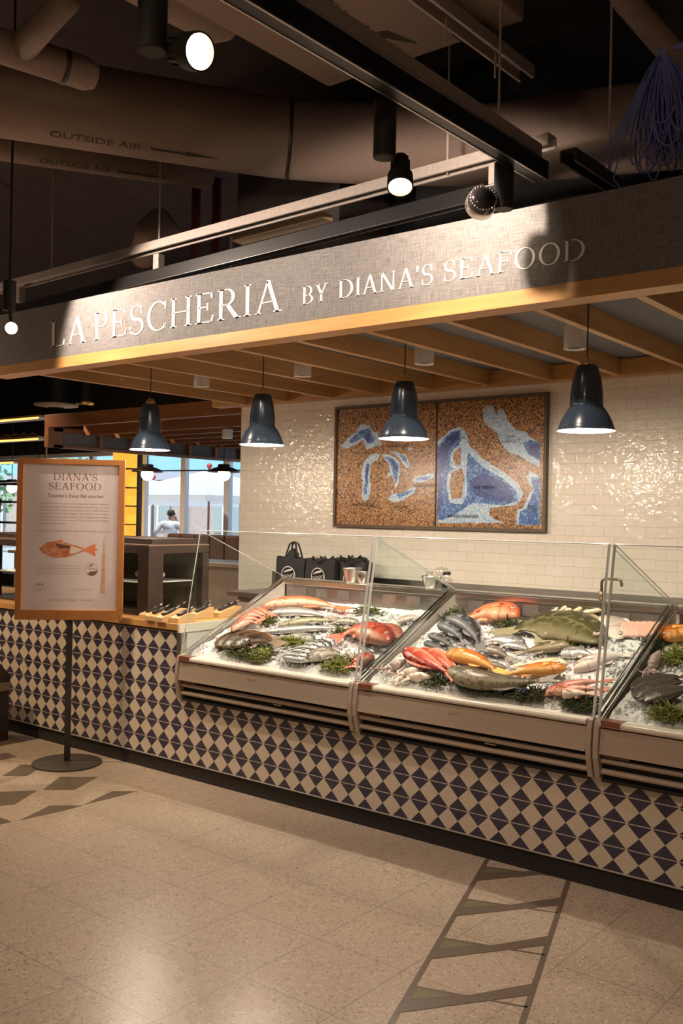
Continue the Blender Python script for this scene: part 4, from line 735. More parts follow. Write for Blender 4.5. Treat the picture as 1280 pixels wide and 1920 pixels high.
# ------------------------------------------------------------------ counter behind the cases, bags, bowls
bc = thing('back_counter', (3.2, 2.0, 0), 'stainless steel counter with a low backsplash along the tiled wall', 'counter')
B(.25, 6.0, 1.72, 2.296, .96, 1.0).build('worktop', STEELD, bc, bevel=.003)
B(.32, 5.95, 1.78, 2.29, .05, .96).build('cabinet', noisy('counter_grey', (.38, .33, .28), (.42, .37, .31), 20, .5), bc)
B(.25, 6.0, 2.28, 2.298, 1.0, 1.152).build('backsplash', STEELD, bc)
BAG = noisy('bag_black', (.018, .017, .018), (.03, .028, .028), 30, .75, bmp=.1)
BAGW = mat('bag_print', (.72, .70, .66), .7)
def bag(x, y, w, h, label, handle, yaw=0):
    t = thing('shopping_bag', (x, y, 1.0), label, 'bag', 'black shop bags on the back counter', rot=(0, 0, yaw)); OFF[t.name] = Vector((0, 0, 0))
    mb = MB(); n = 8; rows = 6; d = .07
    vs = []
    for j in range(rows + 1):
        z = h * j / rows; k = 1 - .05 * math.sin(PI * j / rows)
        for (px, py) in ((-1, -1), (-.5, -1.06), (0, -1.1), (.5, -1.06), (1, -1), (1.02, 0), (1, 1), (.5, 1.05), (0, 1.1), (-.5, 1.05), (-1, 1), (-1.02, 0)):
            dd = d * (1 - .35 * j / rows); vs.append((px * w / 2 * k, py * dd + .012 * noise.noise(Vector((px * 2, z * 9, x))), z + (.02 * noise.noise(Vector((px * 1.5, py, x * 3))) if j == rows else 0)))
    fs = [(j * 12 + i, j * 12 + (i + 1) % 12, (j + 1) * 12 + (i + 1) % 12, (j + 1) * 12 + i) for j in range(rows) for i in range(12)]
    fs += [tuple(range(11, -1, -1))]
    mb.add(vs, fs); mb.build('sack', BAG, t, True, local=True, shade_angle=50)
    for sgn in (-1, 1):
        if handle == 'up':
            pts = [(-.07, sgn * .035, h - .03), (-.05, sgn * .03, h + .05), (-.032, sgn * .02, h + .11), (0, sgn * .016, h + .13), (.032, sgn * .02, h + .11), (.05, sgn * .03, h + .05), (.07, sgn * .035, h - .03)]
        else:
            pts = [(-.075, sgn * .045, h - .02), (-.07, sgn * .05 - .01, h + .012), (-.03, sgn * .055 - .02, h - .012), (0, sgn * .055 - .026, h - .03), (.03, sgn * .055 - .02, h - .01), (.06, sgn * .05 - .01, h + .02), (.075, sgn * .045, h - .02)]
        MB().tube(pts, .008, 6).build('handle', BAG, t, True, local=True)
    if handle == 'up':
        MB().tube([(-.04, 0, h - .05), (0, 0, h + .04), (.01, 0, h + .075)], [.05, .045, .01], 10).build('bunched_top', BAG, t, True, local=True)
    lg = MB(); R = .072; zc = h * .52; fy = -d * .98
    def fp(a, b): return (a, fy - .004 - .008 * math.cos(a * 12), zc + b)
    ring = lambda r0, r1: [lg.add([fp(r * math.cos(a), r * math.sin(a)) for r, a in ((r0, 2 * PI * i / 40), (r1, 2 * PI * i / 40), (r1, 2 * PI * (i + 1) / 40), (r0, 2 * PI * (i + 1) / 40))], [(0, 1, 2, 3)]) for i in range(40)]
    ring(R - .007, R)
    text_on(lg, "DIANA'S", .040, lambda a, b: fp(a * .9, b - .022 + a * .12)); text_on(lg, 'SEAFOOD', .021, lambda a, b: fp(a * 1.1, b - .044 + a * .10), sx=1.1)
    fsh = [(-.05, .018), (-.03, .032), (0, .046), (.03, .052), (.05, .046), (.03, .034), (0, .028), (-.03, .02)]
    lg.add([fp(a, b) for a, b in fsh], [tuple(range(len(fsh)))])
    wv_ = [(-.068, -.034)] + [(-.068 + .136 * i / 8, -.050 + .012 * math.sin(i * .9)) for i in range(9)] + [(.068, -.034)][:0]
    seg = [((R - .004) * math.cos(a), (R - .004) * math.sin(a)) for a in [math.radians(-35 - 110 * i / 14) for i in range(15)]]
    lg.add([fp(a, b) for a, b in seg], [tuple(range(len(seg) - 1, -1, -1))])
    lg.build('logo', BAGW, t, local=True, label='round white printed logo with a fish and DIANA\'S SEAFOOD')
    return t
bag(.755, 2.0, .30, .30, 'leftmost black bag with a round white logo and its handle standing up', 'up', .08)
bag(1.085, 2.0, .32, .305, 'second black bag from the left with a flopped handle and round white logo', 'down', 0)
bag(1.27, 2.13, .28, .315, 'black bag pushed behind the second and rightmost bags, logo half hidden', 'down', -.05)
bag(1.43, 1.99, .27, .30, 'rightmost black bag, behind the steel bowl', 'down', -.05)
def bowl(x, y, z, r, h, label, name='steel_bowl'):
    t = thing(name, (x, y, z), label, 'bowl')
    MB().lathe([(0, z + .003), (r * .6, z + .003), (r * .72, z + h * .3), (r * .97, z + h), (r, z + h), (r * 1.03, z + h - .002), (r * .78, z + h * .3), (r * .64, z), (0, z)], (x, y, 0), 32).build('bowl_wall', STEEL, t, True, shade_angle=50)
    MB().lathe([(r * .98, z + h), (r * 1.06, z + h + .003), (r * 1.06, z + h - .003), (r * .98, z + h)], (x, y, 0), 32).build('rim', STEEL, t, True)
bowl(2.165, .985, 1.212, .062, .095, 'shiny steel bowl on the case rail in front of the rightmost bag')
bowl(2.255, .99, 1.212, .045, .075, 'smaller steel bowl tipped beside the shiny steel bowl')
bowl(2.80, .985, 1.212, .062, .072, 'shiny steel bowl on the case rail beside the spray bottle')
t = thing('spray_bottle', (2.915, .985, 1.212), 'clear spray bottle with a black nozzle on the case rail', 'bottle')
MB().lathe([(0, 1.212), (.034, 1.212), (.036, 1.22), (.036, 1.262), (.030, 1.278), (.012, 1.285), (.012, 1.292)], (2.915, .985, 0), 20).build('bottle_body', PLASTIC, t, True)
MB().cyl((2.915, .985, 1.290), .014, .010, 14).build('collar', WHITE, t)
MB().prism([(2.885, 1.300), (2.892, 1.318), (2.93, 1.322), (2.938, 1.305), (2.925, 1.297), (2.90, 1.297)], fY(0, 0), .973, .997).build('nozzle', BLACK, t, bevel=.002, label='black trigger nozzle')
t = thing('squeeze_bottle', (2.80, 1.10, 1.0), 'tall translucent bottle standing behind the steel bowl', 'bottle')
MB().lathe([(0, 1.0), (.042, 1.0), (.044, 1.02), (.044, 1.30), (.036, 1.335), (0, 1.34)], (2.80, 1.10, 0), 20).build('bottle_body', PLASTIC, t, True)
t = thing('paper_cups', (2.735, 1.06, 1.0), 'thin stack of small cups beside the translucent bottle', 'cups')
MB().tube([(2.735, 1.06, 1.0), (2.735, 1.06, 1.31)], .022, 14).build('cup_stack', STEEL, t, True)
t = thing('tap', (3.92, .985, 1.212), 'bronze bent pipe tap standing on the rail of the middle case', 'tap')
BRONZE = mat('bronze', (.16, .11, .075), .38, .8)
MB().tube([(3.925, .985, 1.212), (3.925, .985, 1.315), (3.932, .985, 1.328), (3.945, .985, 1.333), (4.02, .985, 1.333), (4.035, .985, 1.328), (4.04, .985, 1.31), (4.04, .985, 1.295)], .008, 10).build('spout', BRONZE, t, True)
MB().cyl((3.925, .985, 1.212), .013, .05, 14).build('base', BRONZE, t, True)

# ------------------------------------------------------------------ mosaic map
mm = thing('mosaic_map', (1.95, 2.29, 1.58), 'wide stone mosaic wall map of the lakes and seas in brown and blue', 'wall art')
def mosaic_mat(name, cols, scale):
    m = mat(name, cols[0], .3, spec=.5); nt = m.node_tree; oc = objco(nt)
    vo = nd(nt, 'ShaderNodeTexVoronoi'); vo.inputs['Scale'].default_value = scale; nt.links.new(oc, vo.inputs['Vector'])
    wn = nd(nt, 'ShaderNodeTexWhiteNoise', noise_dimensions='3D'); nt.links.new(vo.outputs['Position'], wn.inputs[0])
    st = [(i / len(cols), c) for i, c in enumerate(cols)]; c = ramp(nt, wn.outputs[0], st, 'CONSTANT')
    ve = nd(nt, 'ShaderNodeTexVoronoi', feature='DISTANCE_TO_EDGE'); ve.inputs['Scale'].default_value = scale; nt.links.new(oc, ve.inputs['Vector'])
    c = mixc(nt, mth(nt, 'LESS_THAN', ve.outputs['Distance'], .045), c, tuple(v * .5 for v in cols[len(cols) // 2]))
    nt.links.new(c, bsdf(m).inputs['Base Color']); return m
LANDM = mosaic_mat('mosaic_land', [(.42, .20, .07), (.50, .27, .10), (.30, .13, .05), (.56, .34, .14), (.045, .03, .02), (.46, .22, .08), (.24, .10, .04), (.62, .42, .20), (.40, .17, .06), (.52, .29, .11), (.34, .155, .06), (.06, .04, .03)], 95)
SHOREM = mosaic_mat('mosaic_shore', [(.48, .64, .80), (.66, .77, .82), (.36, .55, .78), (.58, .71, .82), (.46, .62, .80)], 62)
MIDM = mosaic_mat('mosaic_blue', [(.06, .15, .42), (.12, .25, .56), (.035, .10, .34), (.20, .38, .66), (.07, .17, .46)], 58)
DEEPM = mosaic_mat('mosaic_deep', [(.02, .05, .24), (.04, .09, .34), (.015, .035, .18), (.05, .11, .38), (.02, .05, .24)], 58)
B(.985, 1.983, 2.272, 2.299, 1.585, 2.558).build('map_panel', LANDM, mm); B(1.985, 2.915, 2.272, 2.299, 1.585, 2.558).build('map_panel', LANDM, mm)
fr = MB(); x0, x1, z0, z1 = .962, 2.936, 1.562, 2.582
for a in ((x0, x1, z1 - .022, z1), (x0, x1, z0, z0 + .022), (x0, x0 + .022, z0 + .022, z1 - .022), (x1 - .022, x1, z0 + .022, z1 - .022)): fr.box(a[0], a[1], 2.255, 2.299, a[2], a[3])
fr.build('frame', noisy('map_frame', (.07, .045, .03), (.14, .10, .07), 30, .5, stretch=(4, 1, 4)), mm)
B(1.978, 1.990, 2.268, 2.275, 1.585, 2.558).build('divider', BLACK, mm)
import bmesh
def plate(poly, y, name, m, smoothit=True):
    pts = [Vector((p[0], p[1])) for p in poly]
    out = []
    n = len(pts); rr = random.Random(int(abs(pts[0].x) * 1e4))
    for i in range(n):
        a, b = pts[i], pts[(i + 1) % n]; L = (b - a).length; k = max(1, int(L / .02)); nn = Vector((-(b - a).y, (b - a).x)).normalized() if L else Vector((0, 0))
        for s in range(k): out.append(a + (b - a) * (s / k) + (nn * rr.uniform(-.0045, .0045) if s else Vector((0, 0))))
    out = [Vector((min(max(p.x, .985), 2.915), min(max(p.y, 1.586), 2.557))) for p in out]
    bm = bmesh.new(); off = OFF[mm.name]
    vs = [bm.verts.new((p.x - off.x, y - off.y, p.y - off.z)) for p in out]
    f = bm.faces.new(vs); f.normal_update()
    if f.normal.y > 0: f.normal_flip()
    bmesh.ops.triangulate(bm, faces=[f])
    ex = bmesh.ops.extrude_face_region(bm, geom=bm.faces[:]); bmesh.ops.translate(bm, verts=[v for v in ex['geom'] if isinstance(v, bmesh.types.BMVert)], vec=(0, .004, 0))
    me = bpy.data.meshes.new(name); bm.to_mesh(me); bm.free(); me.materials.append(m)
    o = bpy.data.objects.new(name, me); COL.objects.link(o); o.parent = mm
    return o
for k, p in SEA.items(): plate(p, 2.2700, 'sea', SHOREM)
for k, p in SEAMID.items(): plate(p, 2.2688, 'sea_blue', MIDM)
for k, p in SEADEEP.items(): plate(p, 2.2676, 'sea_deep', DEEPM)
for k, p in ISLE.items():
    c = sum((Vector(q) for q in p), Vector((0, 0))) / len(p); plate([tuple(c + (Vector(q) - c) * 1.13) for q in p], 2.2670, 'island_shore', SHOREM); plate(p, 2.2660, 'island', LANDM)
for s, x, z in MAPTXT:
    mb = MB(); text_on(mb, s, .036, lambda a, b: (x + a, 2.2645, z - .012 + b), sx=.82); mb.build('lettering', mat('map_ink', (.01, .01, .014), .6), mm, label='small dark capitals reading ' + s)

# ------------------------------------------------------------------ poster on a stand
bx, by = .803, -.268
t = thing('sign_stand', (bx, by, 0), 'framed shop poster on a black pole stand beside the tiled counter', 'sign', rot=(0, 0, math.radians(45))); OFF[t.name] = Vector((0, 0, 0))
L_ = lambda mb, *a, **k: mb.build(*a, local=True, **k)
L_(MB().lathe([(0, 0), (.215, 0), (.222, .004), (.222, .009), (.21, .013), (.03, .018), (0, .018)], (0, 0, 0), 64), 'base', noisy('base_iron', (.05, .042, .035), (.07, .06, .05), 20, .45), t, smooth=True, shade_angle=40)
L_(MB().box(-.019, .019, -.012, .012, .015, 1.9), 'pole', noisy('pole_iron', (.03, .027, .024), (.045, .04, .035), 20, .45), t, bevel=.002)
fx0, fx1, fz0, fz1, yf = -.342, .342, .945, 1.993, -.052
f_ = MB(); f_.box(fx0, fx1, yf, yf + .038, fz0, fz0 + .064); f_.box(fx0, fx1, yf, yf + .038, fz1 - .036, fz1); f_.box(fx0, fx0 + .038, yf, yf + .038, fz0 + .064, fz1 - .036); f_.box(fx1 - .038, fx1, yf, yf + .038, fz0 + .064, fz1 - .036)
L_(f_, 'frame', FRAMEW, t, bevel=.002)
L_(MB().box(fx0 + .03, fx1 - .03, yf + .018, yf + .034, fz0 + .05, fz1 - .03), 'paper', noisy('poster_paper', (.62, .53, .50), (.64, .55, .52), 4, .35, coat=.3), t)
L_(MB().box(fx0 + .02, fx1 - .02, yf + .034, yf + .040, fz0 + .02, fz1 - .02), 'backing', BLACKM, t)
for xx in (fx0 + .02, fx1 - .02): L_(MB().cyl((xx, yf - .0005, fz0 + .02), .004, .003, 10, (0, -1, 0)), 'screw', STEEL, t)
yp = yf + .0175
# poster frame coordinates from the crop: 1200 x 1830 units
def pc(a, b): return (fx0 + (a - 5) / 1160 * (fx1 - fx0), fz1 - (b - 30) / 1815 * (fz1 - fz0))
TXT = mat('poster_ink', (.16, .07, .055), .7); TXTG = mat('poster_grey', (.30, .22, .20), .7)
def pt_(mb, s, cx, base, px, align='CENTER', shear=0, width=None):
    vs, fs = text_tris(s, 1.0, align, shear); w = max(v[0] for v in vs) - min(v[0] for v in vs); k = px / .70 / 1160 * (fx1 - fx0); sxx = 1
    if width: sxx = (width / 1160 * (fx1 - fx0)) / (w * k)
    X, Zz = pc(cx, base); mb.add([(X + a * k * sxx, yp, Zz + b * k) for a, b in vs], fs)
hd_ = MB()
for s, x0_, x1_, bl, cap in (("DIANA'S", 388, 862, 270, 78), ('SEAFOOD', 338, 908, 376, 78)):
    X0, Zb = pc(x0_, bl); X1, _z = pc(x1_, bl); lettering(hd_, s, cap / 1815 * (fz1 - fz0), X0, X1, lambda a, b, d: (a, yp + d, Zb + b), 0, .001)
L_(hd_, 'heading', TXT, t, label="serif heading DIANA'S SEAFOOD")
b_ = MB(); pt_(b_, "Toronto's finest fish counter", 625, 465, 42, shear=.3, width=610); L_(b_, 'subheading', TXT, t)
b_ = MB()
for i, s in enumerate(("At Diana's Seafood we've partnered with Canada's national", "seafood supplier Diana's Seafood to bring you our", "Pescheria. To ensure quality and freshness is", "paramount. Their fishmongers take pride in sourcing a", "curated selection of in season and responsibly caught", "seafood from Canada's coasts - Prince Edward to British")):
    pt_(b_, s, 620, 542 + 37.5 * i, 17, width=750)
pt_(b_, 'Columbia and beyond.', 245, 767, 17, 'LEFT', width=290)
L_(b_, 'body_text', TXTG, t); b_ = MB()
pt_(b_, 'Seafood is always fresh and sustainably sourced.', 615, 852, 20, width=800)
L_(b_, 'body_text', TXTG, t); b_ = MB()
for i, s in enumerate(('At Diana, we Support Seafood that is sus-', 'tainably caught and raised. We are proud to', 'work with fisheries and farms that share our', 'vision for healthy oceans and seas.')): pt_(b_, s, 465, 1243 + 29 * i, 14, width=470)
L_(b_, 'body_text', TXTG, t)
b_ = MB()
for i in range(3):
    X, Zz = pc(230 + 31 * i, 1450); b_.lathe([(0, 0), (.0072, 0)], (X, yp, Zz), 14, (0, -1, 0))
pt_(b_, 'dianasseafood', 260, 1492, 11, width=150); pt_(b_, '@dianas', 260, 1515, 11, width=130); pt_(b_, 'LOCAL SEAFOOD', 435, 1632, 16, width=150); pt_(b_, 'LA PESCHERIA', 775, 1632, 16, width=160); pt_(b_, 'Fresh Seafood', 600, 1632, 26, shear=.4, width=120); pt_(b_, 'toronto seafood', 720, 1505, 11, width=190)
L_(b_, 'small_print', TXTG, t)
pl = lambda pts, y: (MB().add([], []))
def poly_part(name, pts, m, y=yp, label=None):
    mb = MB(); P_ = [pc(*q) for q in pts]; mb.add([(a, y, b) for a, b in P_], [tuple(range(len(P_)))]); return L_(mb, name, m, t, label=label)
bodyp = [(247, 1045), (330, 975), (420, 960), (540, 975), (660, 1010), (740, 1042), (740, 1065), (640, 1105), (540, 1140), (420, 1150), (330, 1120), (280, 1085)]
poly_part('printed_fish', bodyp, noisy('print_fish', (.42, .10, .04), (.60, .30, .16), 22, .6), label='printed red fish')
poly_part('printed_fish', [(420, 985), (520, 1000), (585, 1010), (575, 1040), (470, 1045)], mat('print_fin', (.12, .05, .035), .6), yp - .0004)
poly_part('printed_fish', [(590, 1015), (730, 1050), (640, 1095), (575, 1100)], mat('print_belly', (.62, .52, .40), .6), yp - .0004)
poly_part('printed_fish', [(740, 1042), (800, 1005), (860, 980), (850, 1030), (885, 1050), (850, 1065), (860, 1130), (790, 1085), (740, 1065)], mat('print_tail', (.62, .18, .08), .6), yp - .0002)
poly_part('printed_fish', [(425, 962), (470, 945), (505, 945), (500, 968)], mat('print_tail', (.62, .18, .08), .6), yp - .0002)
poly_part('printed_tower', [(950, 940), (955, 1090), (965, 1120), (960, 1170), (968, 1540), (915, 1540), (930, 1170), (925, 1130), (940, 1090), (945, 940)], noisy('print_tower', (.45, .26, .12), (.55, .36, .22), 30, .6), label='printed brown tower')
lg = MB()
for i in range(36):
    q = []
    for a in (2 * PI * i / 36, 2 * PI * (i + 1) / 36): q += [pc(817 + 68 * math.cos(a), 1272 + 72 * math.sin(a)), pc(817 + 71 * math.cos(a), 1272 + 75 * math.sin(a))]
    lg.add([(a, yp, b) for a, b in (q[0], q[1], q[3], q[2])], [(0, 1, 2, 3)])
for P_ in ([(790, 1248), (800, 1222), (830, 1216), (842, 1226), (815, 1232)], [(775, 1325), (800, 1300), (850, 1295), (888, 1280), (870, 1325), (820, 1346)]): lg.add([(pc(*q)[0], yp - .0003, pc(*q)[1]) for q in P_], [tuple(range(len(P_)))])
pt_(lg, "Diana's", 817, 1275, 22, shear=.3, width=90)
L_(lg, 'printed_logo', TXT, t)

# ------------------------------------------------------------------ things on the wooden worktop
bl_n = ['wooden knife block at the front left corner, beside the dark glass cabinet', 'second wooden knife block along the worktop edge', 'third wooden knife block along the worktop edge', 'wooden knife block at the right end of the front edge', 'wooden knife block just behind the front row, left', 'wooden knife block just behind the front row, right', 'wooden knife block in the third row, left', 'wooden knife block in the third row, right', 'rearmost wooden knife block, nearest the wall end']
bl_p = [(1.195, .085, 0), (1.30, .05, .05), (1.405, .04, -.04), (1.49, .09, .06), (1.20, .29, .08), (1.40, .33, -.05), (1.23, .50, .02), (1.42, .52, .06), (1.32, .68, -.03)]
for (x, y, a), lb in zip(bl_p, bl_n):
    t = thing('knife_block', (x, y, .956), lb, 'knife block', 'wooden knife blocks on the worktop', rot=(0, 0, a)); OFF[t.name] = Vector((0, 0, 0))
    MB().prism([(-.075, 0), (-.075, .032), (.02, .058), (.085, .05), (.085, 0)], lambda p, q, d: (d, p, q), -.038, .038).build('block', BLOCKW, t, local=True, bevel=.003)
    MB().tube([(.01, .0, .060), (.011, .025, .070), (.013, .055, .082)], [.013, .014, .011], 8).build('grip', BLACK, t, True, local=True)
    MB().obox((.008, -.015, .058), (.016, 0, 0), (0, .03, .008), (0, -.002, .007)).build('clamp', BLACK, t, local=True, bevel=.003)
    MB().tube([(.013, .055, .082), (.016, .088, .097)], .0035, 8).build('blade', STEEL, t, True, local=True)

# dark glass cabinet standing on the worktop
t = thing('glass_cabinet', (.1, .4, .956), 'dark brown framed glass display cabinet on the wooden worktop behind the poster', 'cabinet')
cx0, cx1, cy0, cy1 = -.95, 1.10, .135, .69
B(cx0, cx1, cy0, cy1, 1.375, 1.43).build('top_rail', DARKBR, t, bevel=.003)
B(cx0 + .03, cx1 - .03, cy0 + .05, cy1 - .03, 1.43, 1.475).build('top_cap', DARKBR, t, bevel=.003)
B(cx0, cx1, cy0, cy1, 1.43, 1.437).build('top_lip', mat('rail_lip', (.20, .14, .10), .4), t)
for xx, yy in ((cx0, cy0), (cx1 - .11, cy0), (cx0, cy1 - .06), (cx1 - .06, cy1 - .06)):
    B(xx, xx + (.11 if yy == cy0 else .06), yy, yy + (.13 if yy == cy0 else .06), .956, 1.375).build('post', DARKBR, t, bevel=.002)
B(cx0, cx1, cy0, cy1, .956, .972).build('base', DARKBR, t)
B(cx0 + .11, cx1 - .11, cy0 + .06, cy1 - .06, 1.17, 1.178).build('shelf', GLASSE, t)
B(cx0 + .11, cx1 - .11, cy0 + .02, cy0 + .026, .972, 1.375).build('front_pane', GLASS, t)
B(cx1 - .03, cx1 - .024, cy0 + .13, cy1 - .06, .972, 1.375).build('side_pane', GLASS, t)
B(cx0 + .05, cx1 - .02, cy1 - .02, cy1 - .005, .972, 1.375).build('back_panel', noisy('cabinet_back', (.17, .15, .10), (.24, .21, .15), 6, .5), t, label='dark olive back panel')
tag(MB().ball((.78, .42, 1.215), .09, 20, 10, (1.5, .9, .45)).build('wrapped_parcel', mat('wrap_white', (.72, .72, .68), .5), None, True), 'white wrapped parcel on the shelf of the dark glass cabinet', 'parcel')
# clear tubs left of the poster
for i, (x, y, w_, h_) in enumerate(((-1.25, .35, .16, .25), (-1.55, .45, .20, .22))):
    t = thing('plastic_tub', (x, y, .956), ['clear plastic tub on the worktop just left of the poster', 'clear plastic tub at the left edge of the photo'][i], 'tub')
    mb = MB(); s_ = w_ / 2
    mb.box(x - s_, x + s_, y - s_, y - s_ + .004, .956, .956 + h_); mb.box(x - s_, x + s_, y + s_ - .004, y + s_, .956, .956 + h_); mb.box(x - s_, x - s_ + .004, y - s_, y + s_, .956, .956 + h_); mb.box(x + s_ - .004, x + s_, y - s_, y + s_, .956, .956 + h_)
    mb.build('tub_wall', PLASTIC, t); B(x - s_ - .006, x + s_ + .006, y - s_ - .006, y + s_ + .006, .956 + h_, .962 + h_).build('lid', PLASTIC, t)
# bin at the left edge
t = thing('litter_bin', (-.19, -.36, 0), 'dark litter bin with a sloping lid and a grey liner band at the left edge', 'bin')
B(-.42, -.045, -.55, -.16, 0, .36).build('bin_body', DARKBR, t, bevel=.004)
B(-.425, -.04, -.555, -.155, .36, .42).build('liner_band', mat('liner', (.30, .26, .23), .5), t)
MB().prism([(-.555, .42), (-.155, .42), (-.155, .47), (-.24, .56), (-.555, .56)], yz(0), -.42, -.045).build('lid', DARKBR, t, bevel=.004)
# ------------------------------------------------------------------ overhead: struts, tracks, lamps, ducts
def channel(mb, p, q, w, h, up=(0, 0, 1)):   # open channel between two points, bottom centre line
    p, q = Vector(p), Vector(q); d = (q - p); l = d.length / 2; d.normalize(); s = d.cross(Vector(up)).normalized(); c = (p + q) / 2; u = Vector(up)
    mb.obox(c + u * h, d * l, s * w / 2, u * .003); mb.obox(c + u * h / 2 + s * w / 2, d * l, s * .003, u * h / 2); mb.obox(c + u * h / 2 - s * w / 2, d * l, s * .003, u * h / 2)
    mb.obox(c + s * (w / 2 - .006), d * l, s * .006, u * .002); mb.obox(c - s * (w / 2 - .006), d * l, s * .006, u * .002); return mb
def strut(label, p, q, w, h, rods=(), m=STRUT):
    t = thing('strut_channel', ((Vector(p) + Vector(q)) / 2), label, 'strut')
    channel(MB(), p, q, w, h).build('channel', m, t)
    for r in rods: MB().tube([r[:3], (r[0], r[1], r[3] if len(r) > 3 else 5.2)], .006, 6).build('hanger_rod', STRUT, t)
    return t
strut('long grey steel strut channel running towards the sign above the black lamp track', (4.035, -4.8, 3.30), (4.055, -.16, 3.30), .085, .055, ((4.04, -.45, 3.35), (4.04, -2.6, 3.35)))
strut('higher grey strut channel ending in mid air near the top of the photo', (3.735, -3.6, 3.90), (3.775, .29, 3.90), .085, .06, ((3.77, -.02, 3.80), (3.76, -.45, 3.8, 4.0)))
strut('short dark strut channel resting above the right end of the sign board', (4.325, -.36, 3.17), (4.335, .35, 3.17), .07, .05, ((4.33, .05, 3.2),), DARKBR)
strut('long steel strut channel running parallel behind the sign board', (-1.6, .30, 3.43), (3.92, .30, 3.53), .09, .055, ((-.3, .3, 3.47), (.95, .3, 3.49), (3.3, .3, 3.52)))
def track(label, p, q):
    t = thing('lighting_track', ((Vector(p) + Vector(q)) / 2), label, 'lighting track')
    p, q = Vector(p), Vector(q); d = (q - p); l = d.length / 2; d.normalize(); s = d.cross(Vector((0, 0, 1))).normalized(); c = (p + q) / 2; u = Vector((0, 0, 1))
    MB().obox(c + u * .04, d * l, s * .036, u * .04).build('rail', BLACK, t, bevel=.002)
    MB().obox(c - s * .03, d * l, s * .004, u * .003).build('slot_edge', STEELD, t); MB().obox(c + s * .03, d * l, s * .004, u * .003).build('slot_edge', STEELD, t)
    return t
track('black lighting track running towards the sign with two cylinder spotlights', (4.015, -4.8, 3.20), (4.085, -.13, 3.20))
track('black lighting track parallel to and behind the sign board', (-1.2, .30, 3.20), (3.55, .30, 3.33))
for i, (x, y, z) in enumerate(((4.045, -.55, 3.26), (3.60, .30, 3.42), (.95, .30, 3.36), (-.72, .30, 3.35))):
    t = thing('track_clip', (x, y, z), ['steel clip joining the strut and track near the sign end', 'steel clip under the parallel strut near the spotlights', 'steel clip under the parallel strut above the letters PESCHERIA', 'steel clip under the parallel strut at far left'][i], 'bracket')
    MB().box(x - .028, x + .028, y - .028, y + .028, z - .02, z + .085).build('clip', STRUT, t, bevel=.003); MB().box(x - .05, x + .02, y - .02, y + .02, z - .028, z - .02).build('flange', STRUT, t)

def tube_spot(label, x, y, ztop, zbot, head, aim, r=.043, lit=True, hr=.05, hl=.15, fat=False):
    t = thing('spotlight', (x, y, zbot), label, 'spotlight')
    MB().lathe([(0, zbot), (r - .003, zbot), (r, zbot + .003), (r, ztop), (0, ztop)], (x, y, 0), 28).build('driver_cylinder', BLACKM, t, True, shade_angle=40)
    h = Vector(head); d = (Vector(aim) - h).normalized()
    MB().tube([(x, y, zbot + .06), h - d * hl * .6], .012, 10).build('arm', BLACKM, t, True)
    MB().lathe([(0, -hl), (hr * .62, -hl), (hr * .70, -hl * .45), (hr * .97, -hl * .40), (hr, -.01), (hr, 0), (hr * .9, 0), (hr * .86, -.02), (0, -.022)], h, 28, d).build('lamp_head', BLACKM, t, True, shade_angle=40)
    if fat:
        q = Vector((0, 0, 1)).rotation_difference(d); dots = MB()
        MB().lathe([(0, -hl - .012), (hr * .5, -hl - .008), (hr * .86, -hl + .004), (hr * .97, -hl + .03), (hr, -hl * .5)], h, 28, d).build('rear_cap', mat('gloss_black', (.012, .01, .01), .12, coat=1), t, True)
        for k in range(26):
            a = 2 * PI * k / 26; e = q @ Vector((math.cos(a), math.sin(a), 0)); dots.ball(h + e * hr * .88 - d * (hl - .0045), .0042, 8, 5)
        dots.build('vent_ring', STEEL, t, True)
        MB().lathe([(hr * .99, -hl * .55), (hr * 1.03, -hl * .5), (hr * 1.03, 0), (hr, 0)], h, 28, d).build('body_ring', STEEL, t, True)
    for k in range(0 if fat else 10):
        a = 2 * PI * k / 10; q = Vector((0, 0, 1)).rotation_difference(d); e = q @ Vector((math.cos(a), math.sin(a), 0))
        MB().obox(h + e * hr * .62 - d * hl * .72, e * hr * .12, d * hl * .25, e.cross(d) * .0015).build('cooling_fin', BLACKM, t)
    MB().lathe([(0, -.012), (hr * .86, -.012)], h, 24, d).build('lens', GLOWB if lit else mat('lens_dark', (.10, .09, .08), .05, coat=1), t, label='glowing lens' if lit else None)
    return t
tube_spot('black cylinder spotlight on the track whose lit lens points down', 3.978, -1.197, 3.22, 3.005, (4.02, -1.15, 2.90), (4.28, -1.50, 2.05), lit=True)
tube_spot('black cylinder spotlight at the track end with its ribbed round head turned to us', 4.028, -.375, 3.22, 3.015, (3.935, -.42, 3.035), (3.62, -.1, 2.93), lit=True, hr=.066, hl=.075, fat=True)
tube_spot('bright lit spotlight facing us high at the upper left', 3.949, -2.301, 3.22, 2.985, (4.095, -2.248, 2.966), (5.105, -2.318, 2.636), lit=True, hr=.054, hl=.13)
tube_spot('small lit spotlight at the left end of the sign board', .30, -.44, 3.20, 3.0, (.36, -.46, 2.872), (3.4, -2.6, 2.2), lit=True, hr=.045, hl=.10)
tag(MB().tube([(.30, -.44, 3.2), (.30, -.44, 5.2)], .008, 8).build('hanger_rod', BLACK), 'thin black rod carrying the small spotlight left of the sign', 'rod')

